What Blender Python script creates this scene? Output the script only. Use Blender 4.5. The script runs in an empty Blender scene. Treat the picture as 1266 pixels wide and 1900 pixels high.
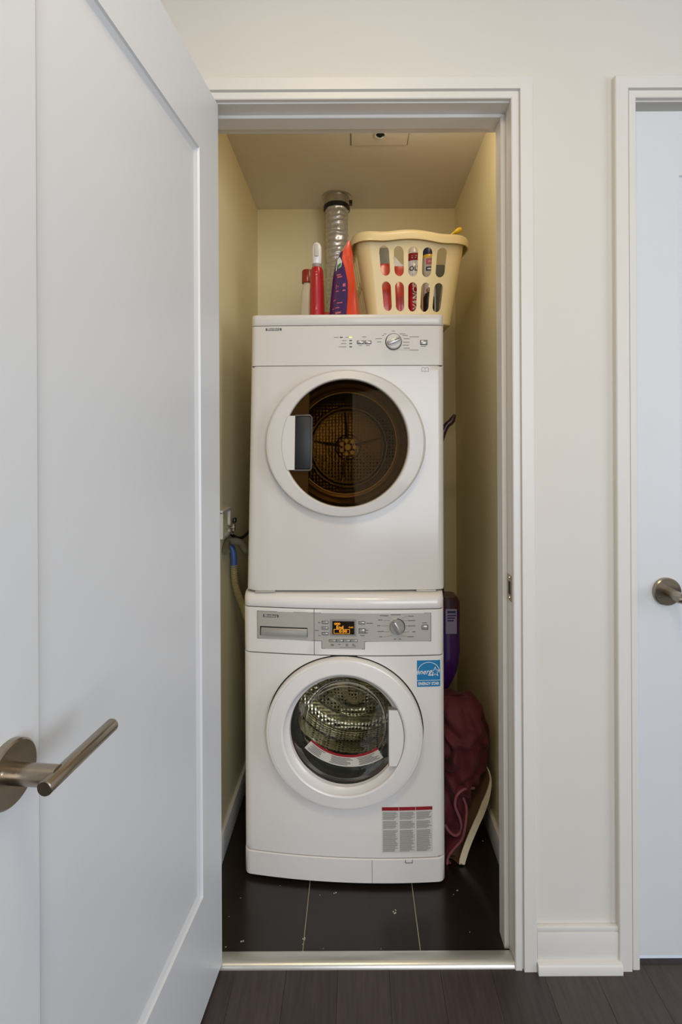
import bpy, bmesh, math, random
from mathutils import Vector, Matrix, noise
R = math.radians
PI = math.pi
C = bpy.context.scene.collection
sc = bpy.context.scene

# ------------------------------------------------------------------ camera
CAMY, CAMZ, F = -1.257, 1.278, 947.0      # metres, metres, focal length in pixels of the 1266x1900 frame
cam = bpy.data.cameras.new('camera'); cam_o = bpy.data.objects.new('camera', cam); C.objects.link(cam_o)
cam_o.location = (0, CAMY, CAMZ)
cam.sensor_fit = 'AUTO'; cam.sensor_width = 36.0; cam.lens = 36.0 * F / 1900.0
cam.shift_x = -27 / 1900.0; cam.shift_y = -120 / 1900.0
cam.clip_start = 0.01
cam_o.rotation_mode = 'XYZ'
cam_o.matrix_world = Matrix.Translation((0, CAMY, CAMZ)) @ Matrix.Rotation(R(90), 4, 'X') @ Matrix.Rotation(-0.005, 4, 'Z')
sc.camera = cam_o

# ------------------------------------------------------------------ world, lights, exposure
w = bpy.data.worlds.new('world'); sc.world = w; w.use_nodes = True
w.node_tree.nodes['Background'].inputs[0].default_value = (0.75, 0.85, 1.0, 1)
w.node_tree.nodes['Background'].inputs[1].default_value = 0.6
sc.view_settings.view_transform = 'Standard'; sc.view_settings.look = 'None'
sc.view_settings.gamma = 1; sc.view_settings.use_curve_mapping = False
sc.view_settings.exposure = 0.0

def area(name, loc, target, sx, sy, power, col):
    l = bpy.data.lights.new(name, 'AREA'); l.shape = 'RECTANGLE'; l.size = sx; l.size_y = sy
    l.energy = power; l.color = col
    o = bpy.data.objects.new(name, l); C.objects.link(o); o.location = loc
    o.rotation_euler = (Vector(target) - Vector(loc)).to_track_quat('-Z', 'Y').to_euler()
    return o
area('ceiling_lamp_light', (-0.05, -1.15, 2.66), (-0.05, -1.15, 0), 0.4, 0.4, 12, (1.0, 0.80, 0.50))
area('window_light', (0.9, -3.9, 1.5), (0, 0, 1.1), 1.8, 1.9, 56, (0.83, 0.90, 1.0))
area('side_window_light', (3.1, -2.0, 1.5), (-0.4, -0.6, 1.1), 1.4, 1.6, 30, (0.83, 0.90, 1.0))

# added fill light for the dark upper closet, hidden by the door head
pl = bpy.data.lights.new('closet_fill_light', 'POINT'); pl.energy = 1.25; pl.color = (1.0, 0.86, 0.68); pl.shadow_soft_size = 0.06
plo = bpy.data.objects.new('closet_fill_light', pl); C.objects.link(plo); plo.location = (0.20, 0.20, 2.21)

# ------------------------------------------------------------------ helpers
def lin(c):
    c = c / 255.0
    return c / 12.92 if c <= 0.04045 else ((c + 0.055) / 1.055) ** 2.4
def rgb(*c): return (lin(c[0]), lin(c[1]), lin(c[2]), 1)

def mat(name, col, rough=0.5, metal=0.0, coat=0.0, var=0.0, vscale=6.0, bump=0.0, bscale=80.0, stretch=None, emit=0.0, spec=0.5, sheen=0.0):
    m = bpy.data.materials.new(name); m.use_nodes = True
    nt = m.node_tree; b = nt.nodes['Principled BSDF']
    c = rgb(*col)
    b.inputs['Base Color'].default_value = c
    b.inputs['Roughness'].default_value = rough; b.inputs['Metallic'].default_value = metal
    b.inputs['Coat Weight'].default_value = coat; b.inputs['Coat Roughness'].default_value = 0.08
    b.inputs['Specular IOR Level'].default_value = spec
    b.inputs['Sheen Weight'].default_value = sheen
    if emit:
        b.inputs['Emission Color'].default_value = c; b.inputs['Emission Strength'].default_value = emit
    tc = nt.nodes.new('ShaderNodeTexCoord'); mp = nt.nodes.new('ShaderNodeMapping')
    nt.links.new(tc.outputs['Object'], mp.inputs[0])
    if stretch: mp.inputs['Scale'].default_value = stretch
    if var:
        n = nt.nodes.new('ShaderNodeTexNoise'); n.inputs['Scale'].default_value = vscale; n.inputs['Detail'].default_value = 5
        nt.links.new(mp.outputs[0], n.inputs['Vector'])
        r = nt.nodes.new('ShaderNodeValToRGB')
        r.color_ramp.elements[0].position = 0.3; r.color_ramp.elements[1].position = 0.7
        r.color_ramp.elements[0].color = tuple(v * (1 - var) for v in c[:3]) + (1,)
        r.color_ramp.elements[1].color = tuple(min(1, v * (1 + var)) for v in c[:3]) + (1,)
        nt.links.new(n.outputs['Fac'], r.inputs[0]); nt.links.new(r.outputs[0], b.inputs['Base Color'])
    if bump:
        n = nt.nodes.new('ShaderNodeTexNoise'); n.inputs['Scale'].default_value = bscale; n.inputs['Detail'].default_value = 4
        nt.links.new(mp.outputs[0], n.inputs['Vector'])
        bp = nt.nodes.new('ShaderNodeBump'); bp.inputs['Strength'].default_value = bump; bp.inputs['Distance'].default_value = 0.002
        nt.links.new(n.outputs['Fac'], bp.inputs['Height']); nt.links.new(bp.outputs[0], b.inputs['Normal'])
    return m

def glass(name, tint, gloss=0.08, rough=0.02, cap=0.25, ior=1.45, refl=(1, 1, 1)):
    m = bpy.data.materials.new(name); m.use_nodes = True; nt = m.node_tree
    nt.nodes.clear()
    out = nt.nodes.new('ShaderNodeOutputMaterial'); mx = nt.nodes.new('ShaderNodeMixShader')
    t = nt.nodes.new('ShaderNodeBsdfTransparent'); t.inputs[0].default_value = tint + (1,)
    g = nt.nodes.new('ShaderNodeBsdfGlossy'); g.inputs['Roughness'].default_value = rough; g.inputs[0].default_value = refl + (1,)
    fr = nt.nodes.new('ShaderNodeFresnel'); fr.inputs[0].default_value = 1.5
    ad = nt.nodes.new('ShaderNodeMath'); ad.operation = 'ADD'; ad.inputs[1].default_value = gloss; mi = nt.nodes.new('ShaderNodeMath'); mi.operation = 'MINIMUM'; mi.inputs[1].default_value = cap; fr.inputs[0].default_value = ior
    nt.links.new(fr.outputs[0], ad.inputs[0]); nt.links.new(ad.outputs[0], mi.inputs[0]); nt.links.new(mi.outputs[0], mx.inputs[0])
    nt.links.new(t.outputs[0], mx.inputs[1]); nt.links.new(g.outputs[0], mx.inputs[2]); nt.links.new(mx.outputs[0], out.inputs[0])
    return m

def perforated(name, col, scale=90.0, rough=0.25):
    m = mat(name, col, rough, 1.0)
    nt = m.node_tree; b = nt.nodes['Principled BSDF']
    tc = nt.nodes.new('ShaderNodeTexCoord')
    v = nt.nodes.new('ShaderNodeTexVoronoi'); v.inputs['Scale'].default_value = scale; v.inputs['Randomness'].default_value = 0.15
    nt.links.new(tc.outputs['Object'], v.inputs['Vector'])
    r = nt.nodes.new('ShaderNodeValToRGB'); r.color_ramp.elements[0].position = 0.22; r.color_ramp.elements[1].position = 0.34
    r.color_ramp.elements[0].color = (0.004, 0.004, 0.004, 1); r.color_ramp.elements[1].color = rgb(*col)
    nt.links.new(v.outputs['Distance'], r.inputs[0]); nt.links.new(r.outputs[0], b.inputs['Base Color'])
    bp = nt.nodes.new('ShaderNodeBump'); bp.inputs['Strength'].default_value = 0.9; bp.inputs['Distance'].default_value = 0.003
    nt.links.new(v.outputs['Distance'], bp.inputs['Height']); nt.links.new(bp.outputs[0], b.inputs['Normal'])
    return m

class MB:
    def __init__(s): s.v = []; s.f = []
    def add(s, vs, fs):
        n = len(s.v); s.v += [tuple(p) for p in vs]; s.f += [tuple(n + i for i in f) for f in fs]; return s
    def box(s, x0, x1, y0, y1, z0, z1, bev=0.0, seg=2):
        bm = bmesh.new(); bmesh.ops.create_cube(bm, size=1.0)
        for q in bm.verts:
            q.co = Vector(((x0 + x1) / 2 + q.co.x * (x1 - x0), (y0 + y1) / 2 + q.co.y * (y1 - y0), (z0 + z1) / 2 + q.co.z * (z1 - z0)))
        if bev: bmesh.ops.bevel(bm, geom=bm.edges[:], offset=bev, segments=seg, profile=0.5, affect='EDGES')
        bm.verts.index_update()
        s.add([q.co for q in bm.verts], [[q.index for q in f.verts] for f in bm.faces]); bm.free(); return s
    def tube(s, pts, r, n=12, cap=True, flat=1.0):
        pts = [Vector(p) for p in pts]; rs = r if isinstance(r, (list, tuple)) else [r] * len(pts)
        vs = []; up = None
        for i, p in enumerate(pts):
            d = (pts[min(i + 1, len(pts) - 1)] - pts[max(i - 1, 0)]).normalized()
            if up is None:
                up = d.orthogonal().normalized() if abs(d.z) > 0.9 or abs(d.z) < 1e-6 and False else (Vector((0, 0, 1)) - d * d.z)
                if up.length < 0.1: up = d.orthogonal()
            up = (up - d * up.dot(d)).normalized(); sd = d.cross(up)
            for k in range(n):
                a = 2 * PI * k / n
                vs.append(p + (up * math.cos(a) + sd * math.sin(a) * flat) * rs[i])
        fs = []
        for i in range(len(pts) - 1):
            for k in range(n):
                k2 = (k + 1) % n
                fs.append((i * n + k, i * n + k2, (i + 1) * n + k2, (i + 1) * n + k))
        if cap:
            fs.append(tuple(range(n))[::-1]); fs.append(tuple((len(pts) - 1) * n + k for k in range(n)))
        return s.add(vs, fs)
    def ring_loft(s, rings, closed=True, cap0=False, cap1=False):
        n = len(rings[0]); vs = [p for r in rings for p in r]; fs = []
        for i in range(len(rings) - 1):
            for k in range(n if closed else n - 1):
                k2 = (k + 1) % n
                fs.append((i * n + k, i * n + k2, (i + 1) * n + k2, (i + 1) * n + k))
        if cap0: fs.append(tuple(range(n)))
        if cap1: fs.append(tuple((len(rings) - 1) * n + k for k in range(n)))
        return s.add(vs, fs)
    def lathe_z(s, cx, cy, prof, n=24, sx=1.0, sy=1.0):
        rings = [[(cx + max(r, 1e-5) * sx * math.cos(2 * PI * k / n), cy + max(r, 1e-5) * sy * math.sin(2 * PI * k / n), z) for k in range(n)] for r, z in prof]
        return s.ring_loft(rings, True, True, True)

def build(name, mb, m, parent=None, warp=None, smooth=True, angle=35, loc=None, solid=0.0):
    me = bpy.data.meshes.new(name)
    vs = [warp(*p) for p in mb.v] if warp else mb.v
    me.from_pydata(vs, [], mb.f); me.validate()
    bm = bmesh.new(); bm.from_mesh(me); bmesh.ops.remove_doubles(bm, verts=bm.verts, dist=1e-6)
    bmesh.ops.recalc_face_normals(bm, faces=bm.faces)
    if smooth:
        for f in bm.faces: f.smooth = True
        for e in bm.edges:
            if len(e.link_faces) == 2 and e.calc_face_angle(0) > R(angle): e.smooth = False
    bm.to_mesh(me); bm.free()
    me.materials.append(m)
    o = bpy.data.objects.new(name, me); C.objects.link(o)
    if parent: o.parent = parent
    if loc: o.location = loc
    if solid:
        md = o.modifiers.new('thickness', 'SOLIDIFY'); md.thickness = solid; md.offset = 0
    return o
def tag(o, label, cat, group=None):
    o['label'] = label; o['category'] = cat
    if group: o['group'] = group
    return o
def thing(name, label, cat, loc=(0, 0, 0), rz=0.0, group=None):
    o = bpy.data.objects.new(name, None); C.objects.link(o); o.location = loc; o.rotation_euler = (0, 0, rz); o.empty_display_size = 0.05
    return tag(o, label, cat, group)
def struct(o): o['kind'] = 'structure'; return o

def at(px, py, Y):
    """world point at depth Y (metres behind the doorway wall) seen at a pixel of the photograph"""
    s = F / (Y - CAMY)
    u = px - 660 - 0.005 * (py - 830); v = py - 830 + 0.005 * (px - 660)
    return Vector((u / s, Y, CAMZ - v / s))

_tc = {}
def text2d(txt, size, shear=0.0, bold=0.0):
    key = (txt, size, shear, bold)
    if key not in _tc:
        cu = bpy.data.curves.new('t', 'FONT'); cu.body = txt; cu.size = size; cu.align_x = 'CENTER'; cu.align_y = 'CENTER'
        cu.resolution_u = 2; cu.shear = shear; cu.offset = bold
        o = bpy.data.objects.new('t', cu); C.objects.link(o)
        dg = bpy.context.evaluated_depsgraph_get(); dg.update()
        me = bpy.data.meshes.new_from_object(o.evaluated_get(dg))
        _tc[key] = ([(v.co.x, v.co.y) for v in me.vertices], [tuple(p.vertices) for p in me.polygons])
        bpy.data.objects.remove(o); bpy.data.curves.remove(cu); bpy.data.meshes.remove(me)
    return _tc[key]

class Flat:
    """flat print: 2-D polygons in (x, z)"""
    def __init__(s): s.v = []; s.f = []
    def rect(s, x0, x1, z0, z1, nx=1):
        n = len(s.v)
        for i in range(nx + 1):
            x = x0 + (x1 - x0) * i / nx; s.v += [(x, z0), (x, z1)]
        s.f += [(n + 2 * i, n + 2 * i + 2, n + 2 * i + 3, n + 2 * i + 1) for i in range(nx)]; return s
    def poly(s, pts): n = len(s.v); s.v += list(pts); s.f.append(tuple(range(n, n + len(pts)))); return s
    def line(s, pts, w, closed=False):
        P = [Vector(p) for p in pts]
        if closed: P.append(P[0])
        for a, b in zip(P[:-1], P[1:]):
            d = (b - a)
            if d.length < 1e-9: continue
            d.normalize(); q = Vector((-d.y, d.x)) * w / 2
            s.poly([tuple(a - d * w * .3 - q), tuple(b + d * w * .3 - q), tuple(b + d * w * .3 + q), tuple(a - d * w * .3 + q)])
        return s
    def disc(s, cx, cz, r, n=24): return s.poly([(cx + r * math.cos(2 * PI * k / n), cz + r * math.sin(2 * PI * k / n)) for k in range(n)])
    def text(s, t, cx, cz, size, sx=1.0, shear=0.0, bold=0.0):
        v, f = text2d(t, size, shear, bold); n = len(s.v)
        s.v += [(cx + a * sx, cz + b) for a, b in v]; s.f += [tuple(n + i for i in g) for g in f]; return s
    def mb(s, surf, off, thick=0.0):
        m = MB(); m.add([(x, surf(x) - off, z) for x, z in s.v], s.f); return m

# ------------------------------------------------------------------ materials
M = {}
M['wall'] = mat('wall_paint', (219, 214, 205), 0.65, var=0.015, vscale=2, bump=0.05, bscale=300)
M['closet'] = mat('closet_bounce_tint', (242, 228, 182), 0.6, var=0.03, vscale=2, bump=0.05, bscale=300)  # off-white paint, yellowed to carry the warm bounce between the walls
M['ceil'] = mat('ceiling_paint', (232, 222, 204), 0.8, var=0.02, vscale=3, bump=0.1, bscale=200)
M['trim'] = mat('trim_paint', (224, 220, 213), 0.35, var=0.01, vscale=4, bump=0.02, bscale=60)
M['door'] = mat('door_paint', (218, 219, 221), 0.38, var=0.012, vscale=3, bump=0.03, bscale=80)
M['white'] = mat('appliance_enamel', (219, 213, 206), 0.22, coat=0.3, var=0.008, vscale=5)
M['wwhite'] = mat('washer_enamel_lifted', (236, 230, 224), 0.22, coat=0.3, var=0.008, vscale=5)  # brighter copy of the dryer enamel, making up for dim light low down
M['whitep'] = mat('appliance_plastic', (219, 213, 206), 0.3, coat=0.2, var=0.008, vscale=5)
M['silver'] = mat('silver_fascia', (190, 184, 174), 0.35, metal=0.2, var=0.02, vscale=30)
M['silver2'] = mat('silver_button', (176, 172, 166), 0.3, metal=0.5, var=0.02, vscale=30)
M['nickel'] = mat('brushed_nickel', (166, 154, 138), 0.27, metal=1.0, var=0.04, vscale=40, stretch=(1, 12, 1))
M['chrome'] = mat('chrome', (215, 210, 200), 0.12, metal=1.0, var=0.02, vscale=20)
M['alu'] = mat('aluminium_strip', (206, 204, 196), 0.3, metal=0.7, var=0.04, vscale=20, stretch=(1, 10, 1))
M['dark'] = mat('dark_plastic', (22, 20, 18), 0.35, var=0.1, vscale=20)
M['black'] = mat('black_gap', (10, 9, 8), 0.7, var=0.1, vscale=20)
M['print'] = mat('grey_print', (84, 80, 74), 0.6, var=0.02)
M['print2'] = mat('pale_grey_print', (132, 127, 118), 0.6, var=0.02)
M['paper'] = mat('label_paper', (206, 199, 186), 0.5, var=0.02, vscale=20)
M['redp'] = mat('red_print', (150, 22, 32), 0.45, var=0.03)
M['bluep'] = mat('blue_print', (28, 124, 178), 0.4, var=0.03)
M['whitepr'] = mat('white_print', (236, 236, 232), 0.5, var=0.01)
M['amber'] = mat('amber_display', (255, 168, 40), 0.5, emit=0.9)
M['screen'] = mat('display_glass', (32, 20, 8), 0.15, coat=0.5, var=0.05)
M['gasket'] = mat('rubber_gasket', (66, 66, 64), 0.45, var=0.08, vscale=14)
M['drum'] = mat('drum_steel', (205, 200, 188), 0.22, metal=1.0, var=0.05, vscale=12)
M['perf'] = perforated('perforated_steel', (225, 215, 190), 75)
M['ring'] = mat('ring_highlight', (214, 186, 130), 0.3, var=.03)  # golden highlights on the drum rings, put into the colour
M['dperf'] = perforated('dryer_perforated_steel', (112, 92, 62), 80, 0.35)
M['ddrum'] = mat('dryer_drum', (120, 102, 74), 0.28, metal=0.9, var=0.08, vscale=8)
M['wglass'] = glass('washer_glass', (0.88, 0.88, 0.80), 0.0, .03, .22)
M['dglass'] = glass('dryer_glass', (0.56, 0.43, 0.24), 0.0, .02, .2, 1.16, (.9, .62, .36))
M['tile'] = mat('dark_tile', (33, 25, 20), 0.3, var=0.18, vscale=9, bump=0.06, bscale=40, coat=0.2)
M['grout'] = mat('grout', (190, 178, 158), 0.8, var=0.05, vscale=40)
M['wood'] = mat('dark_wood', (66, 55, 53), 0.42, var=0.24, vscale=14, bump=0.2, bscale=30, stretch=(8, 0.7, 1))
M['wood2'] = mat('dark_wood_b', (60, 50, 48), 0.42, var=0.26, vscale=12, bump=0.2, bscale=30, stretch=(9, 0.6, 1))
M['wood3'] = mat('dark_wood_c', (71, 60, 57), 0.45, var=0.22, vscale=15, bump=0.2, bscale=30, stretch=(7, 0.8, 1))
M['foil'] = mat('foil_duct', (206, 204, 200), 0.30, metal=0.6, var=0.10, vscale=50, bump=1.0, bscale=45)
M['galv'] = mat('galvanised_steel', (190, 186, 176), 0.3, metal=0.9, var=0.08, vscale=30)
M['basket'] = mat('cream_plastic', (226, 203, 148), 0.38, coat=0.15, var=0.02, vscale=8)
M['red'] = mat('red_plastic', (178, 22, 34), 0.25, coat=0.4, var=0.05, vscale=10)
M['redcap'] = mat('dull_red_plastic', (150, 36, 22), 0.3, coat=0.3, var=0.05, vscale=10)
M['orange'] = mat('orange_red_film', (214, 62, 30), 0.28, coat=0.3, var=0.08, vscale=16, bump=0.3, bscale=30)
M['purple'] = mat('purple_film', (72, 38, 98), 0.3, coat=0.3, var=0.12, vscale=16, bump=0.3, bscale=30)
M['offwhite'] = mat('milky_plastic', (214, 206, 186), 0.35, var=0.03, vscale=8)
M['clearw'] = mat('white_cap_plastic', (236, 236, 232), 0.2, coat=0.4, var=0.02)
M['navy'] = mat('navy_plastic', (34, 42, 82), 0.35, var=0.05)
M['yellow'] = mat('yellow_plastic', (240, 196, 20), 0.3, coat=0.3, var=0.04, vscale=20)
M['green'] = mat('green_print', (60, 140, 60), 0.4, var=0.05)
M['pink'] = mat('pink_print', (208, 110, 120), 0.4, var=0.05)
M['slate'] = mat('grey_green_plastic', (120, 122, 108), 0.4, var=0.05)
M['vpurple'] = mat('dark_purple_plastic', (62, 18, 92), 0.25, coat=0.5, var=0.1, vscale=6)
M['maroonp'] = mat('dark_maroon_plastic', (58, 20, 40), 0.3, coat=0.4, var=0.1, vscale=8)
M['towel'] = mat('burgundy_plush', (84, 17, 23), 0.75, var=0.25, vscale=14, bump=0.4, bscale=260, sheen=0.05)
M['hem'] = mat('dusky_pink_hem', (140, 66, 74), 0.75, var=0.12, vscale=30, bump=0.4, bscale=300, sheen=0.3)
M['brown'] = mat('brown_cloth', (92, 60, 32), 0.7, var=0.15, vscale=12, bump=0.3, bscale=200)
M['cream'] = mat('cream_hem', (220, 208, 180), 0.7, var=0.06, vscale=40, bump=0.3, bscale=200)
M['hose'] = mat('grey_rubber_hose', (110, 102, 86), 0.45, var=0.08, vscale=20)
M['hosey'] = mat('olive_corrugated_hose', (150, 138, 92), 0.45, var=0.06, vscale=20)
M['blue'] = mat('blue_hose_end', (66, 92, 150), 0.4, var=0.06)
M['speck'] = mat('dust_specks', (214, 206, 190), 0.8, var=0.05)

# ================================================================== STRUCTURE
WT = 0.12                      # thickness of the doorway wall
JL, JR, JT = -0.372, 0.385, 2.125   # closet doorway
D2L, D2R = 0.693, 1.45         # second doorway
mb = MB()
HC = 2.75
mb.box(-2.2, JL - .012, 0, WT, 0, HC).box(JR + .012, D2L - .012, 0, WT, 0, HC).box(D2R + .012, 3.2, 0, WT, 0, HC)
mb.box(JL - .012, JR + .012, 0, WT, JT + .012, HC).box(D2L - .012, D2R + .012, 0, WT, JT + .012, HC)
struct(build('wall_front', mb, M['wall'], smooth=False))
CL, CR, CB, CH = -0.428, 0.443, 0.995, 2.33
struct(build('wall_left', MB().box(CL - .06, CL, WT, CB + .06, 0, CH + .1), M['closet'], smooth=False))
struct(build('wall_right', MB().box(CR, CR + .06, WT, CB + .06, 0, CH + .1), M['closet'], smooth=False))
struct(build('wall_back', MB().box(CL, CR, CB, CB + .06, 0, CH + .1), M['closet'], smooth=False))
struct(build('closet_ceiling', MB().box(CL, CR, WT, CB, CH, CH + .06), M['ceil'], smooth=False))
struct(build('ceiling', MB().box(-2.3, 3.3, -4.1, 0.0, HC, HC + .06), M['wall'], smooth=False))
struct(build('wall_hall_left', MB().box(-2.26, -2.2, -4.1, 0, 0, HC), M['wall'], smooth=False))
mb = MB().box(3.2, 3.26, -4.1, -2.8, 0, HC).box(3.2, 3.26, -1.2, 0, 0, HC).box(3.2, 3.26, -2.8, -1.2, 0, .6).box(3.2, 3.26, -2.8, -1.2, 2.4, HC)
struct(build('wall_hall_right', mb, M['wall'], smooth=False))
mb = MB().box(-2.2, -.1, -4.1, -4.04, 0, HC).box(1.9, 3.2, -4.1, -4.04, 0, HC).box(-.1, 1.9, -4.1, -4.04, 0, .45).box(-.1, 1.9, -4.1, -4.04, 2.5, HC)
struct(build('wall_hall_back', mb, M['wall'], smooth=False))

# hall floor: sub-floor plus planks
fl = struct(build('floor', MB().box(-2.3, 3.3, -4.1, -1.9, -.03, 0).box(-2.3, -1.3, -1.9, .03, -.03, 0).box(1.45, 3.3, -1.9, .12, -.03, 0).box(-1.3, 1.45, -1.9, .02, -.03, -.004), M['wood'], smooth=False))
random.seed(4)
PW = 0.125; shared = {}
for i in range(22):
    x0 = -1.3 + i * PW
    cut = -random.uniform(0.3, 1.5)
    for (a, b) in ((-1.9, cut), (cut, 0.0)):
        o = build('floor_plank', MB().box(x0 + .0002, x0 + PW - .0002, a + .0002, b - .0002, -.012, 0, .0005, 1), M[random.choice(['wood', 'wood2', 'wood3'])], fl, smooth=False)

# closet floor: grout bed with tiles
cf = struct(build('closet_floor', MB().box(CL, CR, .028, CB, -.03, -.0025), M['grout'], smooth=False))
xs = [-.438, -.1405, .1585, .4575]
for i in range(3):
    for (a, b) in ((.029, .62), (.62, .995)):
        x0, x1 = max(xs[i], CL), min(xs[i + 1], CR)
        build('floor_tile', MB().box(x0 + .0013, x1 - .0013, a + .0013, b - .0013, -.012, 0, .001, 1), M['tile'], cf, smooth=False)

# baseboards
def baseboard(name, pts_front, z=.104):
    return None
mb = MB().box(.4375, .6365, -.012, 0, 0, .091, .0015).box(.4375, .6365, -.011, 0, .0925, .104, .0015).box(.4375, .6365, -.009, 0, .088, .095)
bb = struct(build('baseboard_front', mb, M['trim']))
mb = MB()
mb.ring_loft([[(x, 0 - .0, 0), (x, -.026, 0), (x, -.026, .018), (x, -.023, .0225), (x, -.012, .026), (x, 0, .026)] for x in (.436, .64)], True, True, True)
build('shoe_moulding', mb, M['trim'], bb)
struct(build('baseboard_right', MB().box(CR - .012, CR, WT, CB, 0, .082, .002), M['trim']))
struct(build('baseboard_left', MB().box(CL, CL + .012, WT, CB, 0, .082, .002), M['trim']))
struct(build('baseboard_back', MB().box(CL + .012, CR - .012, CB - .012, CB, 0, .082, .002), M['trim']))

# casings : profile swept round three sides of each opening
def casing(name, xl, xr, zt, left=True):
    # profile: offset outward from opening edge -> depth (negative = toward hall)
    prof = [(0, 0), (0, -.011), (.002, -.0125), (.0165, -.0125), (.018, -.008), (.0195, -.008), (.021, -.0165), (.050, -.0165), (.052, -.0145), (.052, 0)]
    rings = []
    rings.append([(xr + o, y, 0) for o, y in prof]); rings.append([(xr + o, y, zt + o) for o, y in prof])
    rings.append([(xl - o, y, zt + o) for o, y in prof])
    if left: rings.append([(xl - o, y, 0) for o, y in prof])
    return struct(build(name, MB().ring_loft(rings, True, True, True), M['trim'], angle=25))
casing('trim_1', JL + .002, JR - .001, JT + .003)
casing('trim_2', D2L - .005, D2R + .005, JT + .003)
# jambs with stops
def jamb(name, xl, xr, zt, stop=.012, s0=.041, s1=.088):
    mb = MB()
    mb.box(xl - .012, xl, 0, WT, 0, zt).box(xr, xr + .012, 0, WT, 0, zt).box(xl - .012, xr + .012, 0, WT, zt, zt + .012)
    j = struct(build(name, mb, M['trim'], smooth=False))
    mb = MB().box(xl, xl + stop, s0, s1, 0, zt - .009, .0012, 1).box(xr - stop, xr, s0, s1, 0, zt - .009, .0012, 1).box(xl + .0, xr - .0, s0, s1, zt - .009, zt, .0012, 1)
    build('door_stop', mb, M['trim'], j)
    return j
j1 = jamb('trim_3', JL, JR, JT)
jamb('trim_4', D2L, D2R, JT, .012, .046, .09)
# strike plate
mb = MB().box(JR - .0018, JR + .001, .006, .036, .893, .957, .0006, 1)
sp = build('strike_plate', mb, M['nickel'], j1)
build('latch_hole', MB().box(JR - .0022, JR - .0015, .013, .027, .909, .941), M['black'], sp)
for z in (.900, .950): build('screw', MB().tube([(JR - .0016, .021, z), (JR - .0026, .021, z)], .003, 10), M['chrome'], sp)
# threshold
rings = [[(x, .028, 0), (x, .028, .010), (x, .020, .012), (x, .004, .012), (x, -.004, .009), (x, -.008, .004), (x, -.009, 0)] for x in (JL + .001, JR - .001)]
struct(build('door_threshold', MB().ring_loft(rings, True, True, True), M['alu'], angle=50))

# ------------------------------------------------------------------ doors
def slab(w, z0, z1, th, stile, rt, rb, rec=.009, bev=.013):
    """x 0..w, visible face at y=0 (panel recessed to +y), back at y=th"""
    mb = MB()
    def rect(x0, x1, a, b, y): return [(x0, y, a), (x1, y, a), (x1, y, b), (x0, y, b)]
    e = .0015
    rings = [rect(0, w, z0, z1, th), rect(0, w, z0, z1, e), rect(e, w - e, z0 + e, z1 - e, 0),
             rect(stile, w - stile, z0 + rb, z1 - rt, 0), rect(stile + .002, w - stile - .002, z0 + rb + .002, z1 - rt - .002, rec * .5),
             rect(stile + bev, w - stile - bev, z0 + rb + bev, z1 - rt - bev, rec)]
    mb.ring_loft(rings, True, True, True)
    return mb
def lever_parts(parent, x, z, yface, sgn, r=.034, P=.069, n0=.016, n1=.106):
    """rose on the face yface, projecting to -y, lever running sgn*x"""
    ro = build('door_rose', MB().tube([(x, yface, z), (x, yface - .008, z), (x, yface - .010, z)], [r, r, r - .002], 48), M['nickel'], parent)
    for dx, dz in ((.020, .013), (-.020, -.013)):
        build('screw', MB().tube([(x + dx, yface - .009, z + dz), (x + dx, yface - .0112, z + dz)], .0022, 10), M['chrome'], ro)
    mb = MB().tube([(x, yface - .009, z), (x, yface - P, z)], .0118, 28)
    build('handle_neck', mb, M['nickel'], parent)
    y = yface - P
    pts = [(x - sgn * n0, y, z), (x - sgn * (n0 - .001), y, z), (x + sgn * (n1 - .002), y, z), (x + sgn * n1, y, z)]
    build('lever', MB().tube(pts, [.0078, .0088, .0088, .0078], 24), M['nickel'], parent)
# open door: hinge edge at (-.334, 0), swings into the hall, visible face looks right
DW = .738
d1 = struct(build('door_1', slab(DW, .012, 2.122, .035, .115, .172, .262), M['door'], angle=12))
d1.location = (-.334, -.002, 0)
# local +x runs from the hinge toward the camera; local -y is the visible side (world +x)
d1.rotation_euler = (0, 0, -R(90 + 5.73))
# mesh face normal -y -> after rotation by -95.7deg points to world -x, so mirror the mesh
for v in d1.data.vertices: v.co.y = -v.co.y
d1.data.flip_normals()
def lever_parts_m(parent, x, z, sgn):
    before = set(bpy.data.objects)
    lever_parts(parent, x, z, 0, sgn, .0365, .062, .022, .109)
    for o in set(bpy.data.objects) - before:
        for v in o.data.vertices: v.co.y = -v.co.y
        o.data.flip_normals()
lever_parts_m(d1, .674, .907, -1)
# closed door at right
d2 = struct(build('door_2', slab(D2R - D2L - .006, .014, 2.108, .035, .109, .16, .25), M['door'], angle=12))
d2.location = (D2L + .003, .008, 0)
lever_parts(d2, .0715, .918, 0, 1)

# ------------------------------------------------------------------ closet ceiling fittings
p = thing('access_panel', 'plain square access panel set in the closet ceiling', 'panel', (.087, .42, CH))
build('panel_plate', MB().box(-.096, .096, -.096, .096, -.004, 0, .001, 1), M['ceil'], p, smooth=False)
build('panel_frame', MB().box(-.0985, -.0965, -.098, .098, -.0015, 0).box(.0965, .0985, -.098, .098, -.0015, 0).box(-.098, .098, .0965, .0985, -.0015, 0).box(-.098, .098, -.0985, -.0965, -.0015, 0), M['print2'], p, smooth=False)
p = thing('ceiling_fitting', 'small dark round fitting in a white ring on the closet ceiling', 'ceiling fitting', (.088, .45, CH - .004))
build('escutcheon', MB().ring_loft([[(r * math.cos(a), r * math.sin(a), z) for a in [2 * PI * k / 28 for k in range(28)]] for r, z in ((.0145, 0), (.0185, 0), (.0190, -.003), (.0190, -.006), (.0160, -.006), (.0145, 0))]), M['clearw'], p)
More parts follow.
